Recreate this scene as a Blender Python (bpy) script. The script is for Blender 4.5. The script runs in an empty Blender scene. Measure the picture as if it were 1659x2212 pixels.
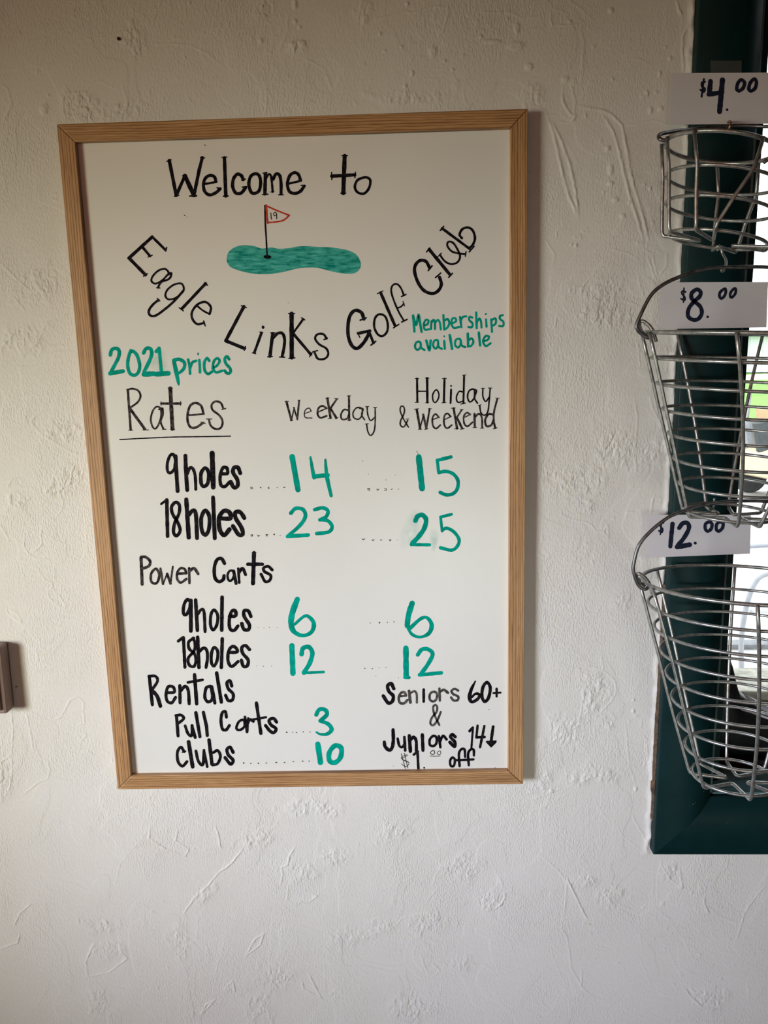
import bpy, bmesh, math, random
import numpy as np
from mathutils import Matrix, Vector

# ------------------------------------------------------------------ camera
FPX = 1600.0
RW = np.array([[0.99977547, 0.01774743, -0.01157776],
               [-0.00843941, -0.16768051, -0.98580527],
               [-0.01943688, 0.98568163, -0.16749308]])
CW = np.array([0.12842661, -1.04360553, 1.57370688])
sc = bpy.context.scene
COL = sc.collection
cd = bpy.data.cameras.new('camera')
cam = bpy.data.objects.new('camera', cd)
COL.objects.link(cam)
m = Matrix.Identity(4)
for i in range(3):
    m[i][0] = RW[0][i]; m[i][1] = -RW[1][i]; m[i][2] = -RW[2][i]; m[i][3] = CW[i]
cam.matrix_world = m
cd.sensor_fit = 'VERTICAL'; cd.sensor_height = 24.0; cd.lens = FPX / 2212.0 * 24.0
cd.clip_start = 0.02; cd.clip_end = 300
sc.camera = cam

# ------------------------------------------------------------------ view
sc.view_settings.view_transform = 'Standard'
sc.view_settings.look = 'None'
sc.view_settings.gamma = 1.0
sc.view_settings.use_curve_mapping = False
sc.view_settings.exposure = 0.0

# ------------------------------------------------------------------ world: bright overcast sky
w = bpy.data.worlds.new('sky'); sc.world = w; w.use_nodes = True
bg = w.node_tree.nodes['Background']
bg.inputs[0].default_value = (0.93, 0.97, 1.0, 1); bg.inputs[1].default_value = 4.2

# ------------------------------------------------------------------ side window daylight and added fill lamps
def area(name, loc, target, sx, sy, power, color, spread):
    l = bpy.data.lights.new(name, 'AREA'); l.shape = 'RECTANGLE'; l.size = sx; l.size_y = sy
    l.energy = power; l.color = color; l.spread = math.radians(spread)
    o = bpy.data.objects.new(name, l); COL.objects.link(o); o.location = loc
    o.rotation_euler = (Vector(target) - Vector(loc)).to_track_quat('-Z', 'Y').to_euler()
    return o
# side window daylight, warm white
area('daylight_side_window', (-2.05, -1.65, 1.35), (-.2, 0, 1.15), .95, .8, 6.7, (1.0, .955, .60), 45)
area('added_blue_fill', (-2.05, -1.65, 1.35), (.1, 0, .93), .95, .8, 3.4, (.13, .27, .93), 38)  # added blue fill at the window's position, cools the lower wall
area('added_low_fill', (.6, -3.6, .5), (.5, 0, .85), 1.0, .8, 1.35, (.88, .97, .84), 38)  # added unseen fill lamp, lifts the lower right of the wall
area('added_warm_fill', (-.6, -3.0, 2.6), (-.2, -1.2, 0), 2.2, 1.6, 11.5, (1.0, .24, .07), 170)  # added warm fill from above, tints the dim upper wall

# ------------------------------------------------------------------ helpers
def P(u, v, y):
    """point of the plane Y=y that the pixel (u, v) of the photograph looks at"""
    d = RW.T @ np.array([(u - 829.5) / FPX, (v - 1106.0) / FPX, 1.0])
    return CW + d * ((y - CW[1]) / d[1])

def mesh_obj(name, verts, faces, mat, parent=None, smooth=False, mesh_name=None):
    me = bpy.data.meshes.new(mesh_name or name)
    me.from_pydata([tuple(map(float, v)) for v in verts], [], faces)
    me.update()
    if smooth: me.polygons.foreach_set('use_smooth', [True] * len(me.polygons))
    o = bpy.data.objects.new(name, me); COL.objects.link(o)
    if mat: me.materials.append(mat)
    if parent: o.parent = parent
    return o

def empty(name, loc, label, cat, group=None):
    o = bpy.data.objects.new(name, None); COL.objects.link(o); o.location = loc
    o.empty_display_size = 0.02
    tag(o, label, cat, group)
    bpy.context.view_layer.update()
    return o

def tag(o, label, cat, group=None, kind=None):
    if label: o['label'] = label
    if cat: o['category'] = cat
    if group: o['group'] = group
    if kind: o['kind'] = kind
    return o

def struct(o):
    o['kind'] = 'structure'; return o

class MB:
    """collects shapes in world space; build() links them as one mesh relative to the parent's location"""
    def __init__(s): s.v = []; s.f = []
    def box(s, x0, x1, y0, y1, z0, z1):
        b = len(s.v)
        s.v += [(x, y, z) for z in (z0, z1) for y in (y0, y1) for x in (x0, x1)]
        s.f += [tuple(b + i for i in q) for q in ((0, 2, 3, 1), (4, 5, 7, 6), (0, 1, 5, 4), (2, 6, 7, 3), (0, 4, 6, 2), (1, 3, 7, 5))]
        return s
    def prism(s, poly, axis, a, b):
        """extrude a 2D polygon along an axis between a and b"""
        n = len(poly); k = len(s.v)
        def pt(p, t):
            return {0: (t, p[0], p[1]), 1: (p[0], t, p[1]), 2: (p[0], p[1], t)}[axis]
        s.v += [pt(p, a) for p in poly] + [pt(p, b) for p in poly]
        s.f.append(tuple(k + i for i in range(n))[::-1]); s.f.append(tuple(k + n + i for i in range(n)))
        for i in range(n):
            j = (i + 1) % n
            s.f.append((k + i, k + j, k + n + j, k + n + i))
        return s
    def tube(s, pts, r, n=8, closed=False, cap=True):
        pts = [np.array(p, float) for p in pts]; N = len(pts); k = len(s.v)
        rr = r if hasattr(r, '__len__') else [r] * N
        tang = []
        for i in range(N):
            if closed: t = pts[(i + 1) % N] - pts[i - 1]
            else: t = pts[min(i + 1, N - 1)] - pts[max(i - 1, 0)]
            tang.append(t / (np.linalg.norm(t) + 1e-12))
        t0 = tang[0]; ref = np.array([0, 0, 1.0]) if abs(t0[2]) < 0.9 else np.array([1.0, 0, 0])
        u = np.cross(t0, ref); u /= np.linalg.norm(u)
        for i in range(N):
            t = tang[i]; u = u - t * (u @ t); u /= np.linalg.norm(u); w_ = np.cross(t, u)
            for j in range(n):
                a = 2 * math.pi * j / n
                s.v.append(tuple(pts[i] + rr[i] * (math.cos(a) * u + math.sin(a) * w_)))
        for i in range(N if closed else N - 1):
            i2 = (i + 1) % N
            for j in range(n):
                j2 = (j + 1) % n
                s.f.append((k + i * n + j, k + i * n + j2, k + i2 * n + j2, k + i2 * n + j))
        if cap and not closed:
            s.f.append(tuple(k + j for j in range(n))[::-1]); s.f.append(tuple(k + (N - 1) * n + j for j in range(n)))
        return s
    def lathe(s, prof, c, axis='z', n=24):
        """prof: list of (radius, height)"""
        k = len(s.v)
        for r, h in prof:
            for j in range(n):
                a = 2 * math.pi * j / n; p = (r * math.cos(a), r * math.sin(a))
                s.v.append({'z': (c[0] + p[0], c[1] + p[1], c[2] + h), 'y': (c[0] + p[0], c[1] + h, c[2] + p[1]), 'x': (c[0] + h, c[1] + p[0], c[2] + p[1])}[axis])
        for i in range(len(prof) - 1):
            for j in range(n):
                j2 = (j + 1) % n
                s.f.append((k + i * n + j, k + i * n + j2, k + (i + 1) * n + j2, k + (i + 1) * n + j))
        s.f.append(tuple(k + j for j in range(n))[::-1]); s.f.append(tuple(k + (len(prof) - 1) * n + j for j in range(n)))
        return s
    def build(s, name, mat, parent=None, smooth=False, bevel=0):
        off = np.array(parent.matrix_world.translation) if parent else np.zeros(3)
        V = [tuple(np.array(v) - off) for v in s.v]
        me = bpy.data.meshes.new(name)
        bm = bmesh.new()
        vs = [bm.verts.new(v) for v in V]
        for f in s.f:
            try: bm.faces.new([vs[i] for i in f])
            except ValueError: pass
        bmesh.ops.recalc_face_normals(bm, faces=bm.faces)
        if bevel:
            bmesh.ops.bevel(bm, geom=bm.edges[:], offset=bevel, segments=2, affect='EDGES', profile=0.5)
        bm.to_mesh(me); bm.free()
        if smooth: me.polygons.foreach_set('use_smooth', [True] * len(me.polygons))
        me.materials.append(mat)
        o = bpy.data.objects.new(name, me); COL.objects.link(o)
        if parent:
            o.parent = parent
            wl = parent.matrix_world.translation
            o.matrix_parent_inverse = Matrix.Identity(4)
        return o

# ------------------------------------------------------------------ materials
def newmat(name):
    mt = bpy.data.materials.new(name); mt.use_nodes = True
    nt = mt.node_tree; b = nt.nodes['Principled BSDF']
    return mt, nt, b
def node(nt, typ, **kw):
    n = nt.nodes.new(typ)
    for k, v in kw.items():
        if k in n.inputs.keys() if isinstance(k, str) else False: n.inputs[k].default_value = v
        else: setattr(n, k, v)
    return n
def ramp(nt, fac, stops):
    r = nt.nodes.new('ShaderNodeValToRGB')
    while len(r.color_ramp.elements) < len(stops): r.color_ramp.elements.new(0.5)
    for e, (p, c) in zip(r.color_ramp.elements, stops):
        e.position = p; e.color = (*c, 1) if len(c) == 3 else c
    nt.links.new(fac, r.inputs[0]); return r
def coords(nt, scale=(1, 1, 1), kind='Object'):
    t = nt.nodes.new('ShaderNodeTexCoord'); mp = nt.nodes.new('ShaderNodeMapping')
    mp.inputs['Scale'].default_value = scale
    nt.links.new(t.outputs[kind], mp.inputs['Vector']); return mp.outputs[0]
def noise(nt, vec, scale, detail=3, rough=0.5, dist=0.0):
    n = nt.nodes.new('ShaderNodeTexNoise'); n.inputs['Scale'].default_value = scale
    n.inputs['Detail'].default_value = detail; n.inputs['Roughness'].default_value = rough
    n.inputs['Distortion'].default_value = dist
    nt.links.new(vec, n.inputs['Vector']); return n
def bump(nt, h, b, strength, dist, prev=None):
    n = nt.nodes.new('ShaderNodeBump'); n.inputs['Strength'].default_value = strength; n.inputs['Distance'].default_value = dist
    nt.links.new(h, n.inputs['Height'])
    if prev: nt.links.new(prev.outputs[0], n.inputs['Normal'])
    nt.links.new(n.outputs[0], b.inputs['Normal']); return n
def simple(name, col, rough=0.5, metal=0.0, var=0.0, vscale=20, bmp=0, bscale=200, spec=None):
    mt, nt, b = newmat(name)
    v = coords(nt)
    n = noise(nt, v, vscale, 4)
    c0 = tuple(max(0, c * (1 - var)) for c in col); c1 = tuple(min(1, c * (1 + var)) for c in col)
    r = ramp(nt, n.outputs['Fac'], [(0.3, c0), (0.7, c1)])
    nt.links.new(r.outputs[0], b.inputs['Base Color'])
    b.inputs['Roughness'].default_value = rough; b.inputs['Metallic'].default_value = metal
    if spec is not None: b.inputs['Specular IOR Level'].default_value = spec
    if bmp:
        n2 = noise(nt, v, bscale, 3); bump(nt, n2.outputs['Fac'], b, 0.6, bmp)
    return mt

def wall_material():
    mt, nt, b = newmat('painted_plaster')
    v = coords(nt)
    big = noise(nt, v, 2.2, 3, 0.6)
    r = ramp(nt, big.outputs['Fac'], [(0.35, (0.735, 0.715, 0.69)), (0.65, (0.785, 0.775, 0.755))])
    sp = noise(nt, v, 55, 2, 0.4)
    spm = ramp(nt, sp.outputs['Fac'], [(0.165, (0.2, 0.19, 0.17)), (0.195, (1, 1, 1))])
    sc1 = noise(nt, coords(nt, (3, 1, 60)), 6, 3, 0.6)
    mx = nt.nodes.new('ShaderNodeMix'); mx.data_type = 'RGBA'; mx.blend_type = 'MULTIPLY'
    mx.inputs[0].default_value = 0.75
    nt.links.new(r.outputs[0], mx.inputs[6]); nt.links.new(spm.outputs[0], mx.inputs[7])
    scf = ramp(nt, sc1.outputs['Fac'], [(0.17, (0.55, 0.52, 0.5)), (0.21, (1, 1, 1))])
    mx2 = nt.nodes.new('ShaderNodeMix'); mx2.data_type = 'RGBA'; mx2.blend_type = 'MULTIPLY'; mx2.inputs[0].default_value = 0.8
    nt.links.new(mx.outputs[2], mx2.inputs[6]); nt.links.new(scf.outputs[0], mx2.inputs[7])
    nt.links.new(mx2.outputs[2], b.inputs['Base Color'])
    b.inputs['Roughness'].default_value = 0.62
    b.inputs['Specular IOR Level'].default_value = 0.35
    vs = coords(nt, (1.25, 1, 0.6))
    n1 = noise(nt, vs, 330, 2, 0.5)
    msk = noise(nt, v, 7, 3, 0.6)
    mr = ramp(nt, msk.outputs['Fac'], [(0.38, (0.22, 0.22, 0.22)), (0.62, (1, 1, 1))])
    mul = nt.nodes.new('ShaderNodeMath'); mul.operation = 'MULTIPLY'
    nt.links.new(n1.outputs['Fac'], mul.inputs[0]); nt.links.new(mr.outputs[0], mul.inputs[1])
    b1 = bump(nt, mul.outputs[0], b, 1.0, 0.0013)
    n2 = noise(nt, v, 95, 4, 0.6)
    b2 = bump(nt, n2.outputs['Fac'], b, 0.4, 0.0010, b1)
    at = nt.nodes.new('ShaderNodeAttribute'); at.attribute_name = 'crumble'
    n3 = noise(nt, coords(nt, (1.2, 1, .8)), 240, 3, 0.6, 0.4)
    m2 = nt.nodes.new('ShaderNodeMath'); m2.operation = 'MULTIPLY'
    nt.links.new(n3.outputs['Fac'], m2.inputs[0]); nt.links.new(at.outputs['Fac'], m2.inputs[1])
    bump(nt, m2.outputs[0], b, 0.8, 0.0015, b2)
    return mt

def oak_material():
    mt, nt, b = newmat('oak_wood')
    info = nt.nodes.new('ShaderNodeObjectInfo')
    t = nt.nodes.new('ShaderNodeTexCoord'); mp = nt.nodes.new('ShaderNodeMapping')
    nt.links.new(t.outputs['Object'], mp.inputs['Vector'])
    cmb = nt.nodes.new('ShaderNodeCombineXYZ')
    mulr = nt.nodes.new('ShaderNodeMath'); mulr.operation = 'MULTIPLY'; mulr.inputs[1].default_value = 7.0
    nt.links.new(info.outputs['Random'], mulr.inputs[0])
    for k in range(3): nt.links.new(mulr.outputs[0], cmb.inputs[k])
    nt.links.new(cmb.outputs[0], mp.inputs['Location'])
    mp.inputs['Scale'].default_value = (1.6, 34, 34)
    n1 = noise(nt, mp.outputs[0], 3.2, 4, 0.55, 0.35)
    wv = nt.nodes.new('ShaderNodeTexWave'); wv.bands_direction = 'Z'; wv.inputs['Scale'].default_value = 2.7
    wv.inputs['Distortion'].default_value = 9.0; wv.inputs['Detail'].default_value = 4; wv.inputs['Detail Scale'].default_value = 0.9
    nt.links.new(mp.outputs[0], wv.inputs['Vector'])
    r1 = ramp(nt, n1.outputs['Fac'], [(0.3, (0.42, 0.225, 0.095)), (0.7, (0.60, 0.355, 0.17))])
    r2 = ramp(nt, wv.outputs['Fac'], [(0.0, (0.52, 0.43, 0.36)), (0.14, (0.72, 0.66, 0.60)), (0.32, (1, 1, 1))])
    mp2 = nt.nodes.new('ShaderNodeMapping'); mp2.inputs['Scale'].default_value = (14, 330, 330)
    nt.links.new(t.outputs['Object'], mp2.inputs['Vector'])
    n3 = noise(nt, mp2.outputs[0], 3, 2)
    r3 = ramp(nt, n3.outputs['Fac'], [(0.35, (0.72, 0.68, 0.64)), (0.5, (1, 1, 1))])
    mx = nt.nodes.new('ShaderNodeMix'); mx.data_type = 'RGBA'; mx.blend_type = 'MULTIPLY'; mx.inputs[0].default_value = 1
    nt.links.new(r1.outputs[0], mx.inputs[6]); nt.links.new(r2.outputs[0], mx.inputs[7])
    mx2 = nt.nodes.new('ShaderNodeMix'); mx2.data_type = 'RGBA'; mx2.blend_type = 'MULTIPLY'; mx2.inputs[0].default_value = 0.8
    nt.links.new(mx.outputs[2], mx2.inputs[6]); nt.links.new(r3.outputs[0], mx2.inputs[7])
    nt.links.new(mx2.outputs[2], b.inputs['Base Color'])
    b.inputs['Roughness'].default_value = 0.45
    bump(nt, n3.outputs['Fac'], b, 0.3, 0.0003)
    return mt

def ink(name, col, light, rough=0.6, stretch=(260, 60, 260), lo=0.42, hi=0.62):
    """marker ink: streaky density"""
    mt, nt, b = newmat(name)
    n = noise(nt, coords(nt, stretch), 1.0, 3, 0.6)
    r = ramp(nt, n.outputs['Fac'], [(lo, col), (hi, light)])
    nt.links.new(r.outputs[0], b.inputs['Base Color']); b.inputs['Roughness'].default_value = rough
    b.inputs['Specular IOR Level'].default_value = 0.04
    return mt

M = {}
M['wall'] = wall_material()
M['oak'] = oak_material()
M['board'] = simple('white_melamine', (0.80, 0.80, 0.785), 0.30, var=0.012, vscale=9)
M['black_ink'] = ink('black_marker_ink', (0.003, 0.0025, 0.0045), (0.018, 0.015, 0.019))
M['thin_ink'] = ink('faint_black_marker_ink', (0.010, 0.007, 0.009), (0.11, 0.09, 0.09), lo=0.4, hi=0.72)
M['green_ink'] = ink('green_marker_ink', (0.0, 0.27, 0.205), (0.0, 0.40, 0.31), stretch=(90, 60, 90), lo=0.35, hi=0.65)
M['green_fill'] = ink('green_marker_hatching', (0.0, 0.23, 0.20), (0.11, 0.58, 0.52), stretch=(70, 60, 320), lo=0.32, hi=0.72)
M['red_ink'] = ink('red_marker_ink', (0.50, 0.03, 0.02), (0.62, 0.09, 0.05))
M['grey_ink'] = ink('worn_grey_marker_ink', (0.035, 0.03, 0.03), (0.13, 0.115, 0.11), lo=0.35, hi=0.65)
M['card_ink'] = ink('dark_blue_card_marker', (0.012, 0.016, 0.035), (0.02, 0.026, 0.05))
M['card'] = simple('white_paper_card', (0.68, 0.665, 0.715), 0.75, var=0.01)
M['green_paint'] = simple('dark_green_gloss_paint', (0.0022, 0.021, 0.023), 0.45, var=0.12, vscale=30, bmp=0.0003, bscale=120, spec=0.18)
M['edge_highlight'] = simple('painted_edge_highlight', (0.09, 0.17, 0.18), 0.22, var=0.2)  # window light on the casing's inner edge, painted as pale teal
M['skylit_teal'] = simple('painted_skylit_sill', (0.13, 0.23, 0.23), 0.35, var=0.2, vscale=60)  # sky light on the sill, put into its colour as pale teal
M['steel'] = simple('galvanised_steel_wire', (0.42, 0.43, 0.42), 0.38, metal=0.85, var=0.3, vscale=160, bmp=0.0002, bscale=500)
M['dark_steel'] = simple('dull_dark_steel_wire', (0.20, 0.20, 0.21), 0.42, metal=1.0, var=0.35, vscale=120)
M['brass'] = simple('tarnished_brass', (0.50, 0.36, 0.20), 0.35, metal=1.0, var=0.3, vscale=300)
M['raw_wood'] = simple('torn_raw_wood_edge', (0.11, 0.07, 0.045), 0.9, var=0.5, vscale=150, bmp=0.001, bscale=300)
M['black'] = simple('black_leather', (0.007, 0.008, 0.012), 0.38, var=0.3, vscale=60, bmp=0.0006, bscale=350)
M['white_stitch'] = simple('white_stitching', (0.72, 0.70, 0.76), 0.7, var=0.05)
M['boot_sheen'] = simple('painted_lilac_sheen', (0.42, 0.41, 0.50), 0.6, var=0.1)  # lilac sheen painted onto the boot
M['dark'] = simple('dark_nail_metal', (0.02, 0.017, 0.015), 0.6, var=0.2)
M['plastic'] = simple('aged_pink_beige_plastic', (0.30, 0.215, 0.185), 0.5, var=0.05)
M['tan_wall'] = simple('warm_tan_paint', (0.50, 0.42, 0.33), 0.8, var=0.05, vscale=3)
M['ceil'] = simple('dark_wood_ceiling', (0.20, 0.135, 0.085), 0.7, var=0.15, vscale=4)
M['floor'] = simple('grey_carpet_tile', (0.30, 0.31, 0.33), 0.9, var=0.1, vscale=40)
M['concrete'] = simple('pale_concrete', (0.50, 0.485, 0.47), 0.85, var=0.10, vscale=2.5, bmp=0.004, bscale=30)
M['kerb'] = simple('grey_kerb_stone', (0.20, 0.205, 0.22), 0.85, var=0.25, vscale=25)
M['grass'] = simple('mown_grass', (0.15, 0.30, 0.055), 0.95, var=0.25, vscale=3, bmp=0.01, bscale=80)
M['siding'] = simple('pale_metal_siding', (0.62, 0.66, 0.65), 0.6, var=0.03)
M['roofing'] = simple('dark_roofing', (0.30, 0.31, 0.32), 0.7, var=0.1)
M['cart_body'] = simple('cream_cart_plastic', (0.62, 0.50, 0.33), 0.35, var=0.04)
M['cart_seat'] = simple('tan_vinyl', (0.50, 0.34, 0.20), 0.5, var=0.06)
M['tyre'] = simple('dark_rubber', (0.05, 0.055, 0.06), 0.8, var=0.2)
M['cart_frame'] = simple('grey_tube_metal', (0.30, 0.31, 0.35), 0.4, metal=0.0, var=0.1)
M['chair_mesh'] = simple('pale_sling_fabric', (0.52, 0.53, 0.56), 0.8, var=0.05)
M['stone'] = simple('weathered_stone_ledge', (0.30, 0.285, 0.25), 0.9, var=0.35, vscale=45, bmp=0.003, bscale=90)
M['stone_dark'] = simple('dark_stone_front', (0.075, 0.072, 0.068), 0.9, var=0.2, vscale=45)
def glass_mat():
    mt = bpy.data.materials.new('window_glass'); mt.use_nodes = True; nt = mt.node_tree
    for n in list(nt.nodes): nt.nodes.remove(n)
    out = nt.nodes.new('ShaderNodeOutputMaterial'); mx = nt.nodes.new('ShaderNodeMixShader')
    tr = nt.nodes.new('ShaderNodeBsdfTransparent'); gl = nt.nodes.new('ShaderNodeBsdfGlossy')
    tr.inputs[0].default_value = (0.95, 0.97, 0.96, 1); gl.inputs['Roughness'].default_value = 0.02
    fr = nt.nodes.new('ShaderNodeFresnel'); fr.inputs[0].default_value = 1.45
    nt.links.new(fr.outputs[0], mx.inputs[0]); nt.links.new(tr.outputs[0], mx.inputs[1]); nt.links.new(gl.outputs[0], mx.inputs[2])
    nt.links.new(mx.outputs[0], out.inputs[0]); return mt
M['glass'] = glass_mat()
def film(name, col, alpha, patchy=True, scale=30):
    mt = bpy.data.materials.new(name); mt.use_nodes = True; nt = mt.node_tree
    b = nt.nodes['Principled BSDF']; b.inputs['Base Color'].default_value = (*col, 1); b.inputs['Roughness'].default_value = 0.35
    n = noise(nt, coords(nt), scale, 3, 0.6)
    r = ramp(nt, n.outputs['Fac'], [(0.3, (0, 0, 0)), (0.7, (alpha, alpha, alpha))])
    nt.links.new(r.outputs[0], b.inputs['Alpha']); return mt
M['smudge'] = film('green_ink_smear', (0.45, 0.80, 0.71), 0.5)
_nt = M['smudge'].node_tree; _b = _nt.nodes['Principled BSDF']; _a = _nt.nodes.new('ShaderNodeAttribute'); _a.attribute_name = 'fade'
_m = _nt.nodes.new('ShaderNodeMath'); _m.operation = 'MULTIPLY'; _src = _b.inputs['Alpha'].links[0].from_socket
_nt.links.new(_src, _m.inputs[0]); _nt.links.new(_a.outputs['Fac'], _m.inputs[1]); _nt.links.new(_m.outputs[0], _b.inputs['Alpha'])
M['tape'] = film('clear_tape', (0.25, 0.24, 0.24), 0.55, scale=4)

# ------------------------------------------------------------------ plaster wall (relief from trowel marks)
rng = np.random.default_rng(7)
def vnoise(x, z, scale, seed):
    r = np.random.default_rng(seed); N = 256
    g = r.random((N, N))
    u = x * scale + 57.3; v = z * scale + 11.7
    i = np.floor(u).astype(int); j = np.floor(v).astype(int); fu = u - i; fv = v - j
    fu = fu * fu * fu * (fu * (fu * 6 - 15) + 10); fv = fv * fv * fv * (fv * (fv * 6 - 15) + 10)
    i0 = i % N; i1 = (i + 1) % N; j0 = j % N; j1 = (j + 1) % N
    return (g[i0, j0] * (1 - fu) + g[i1, j0] * fu) * (1 - fv) + (g[i0, j1] * (1 - fu) + g[i1, j1] * fu) * fv
def fbm(x, z, scale, seed, o=4, gain=0.5):
    a = 1; s = 0; t = 0
    for k in range(o):
        s = s + a * vnoise(x, z, scale * 2 ** k, seed + 31 * k); t += a; a *= gain
    return s / t
def sstep(a, b, t):
    t = np.clip((t - a) / (b - a), 0, 1); return t * t * (3 - 2 * t)

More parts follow.
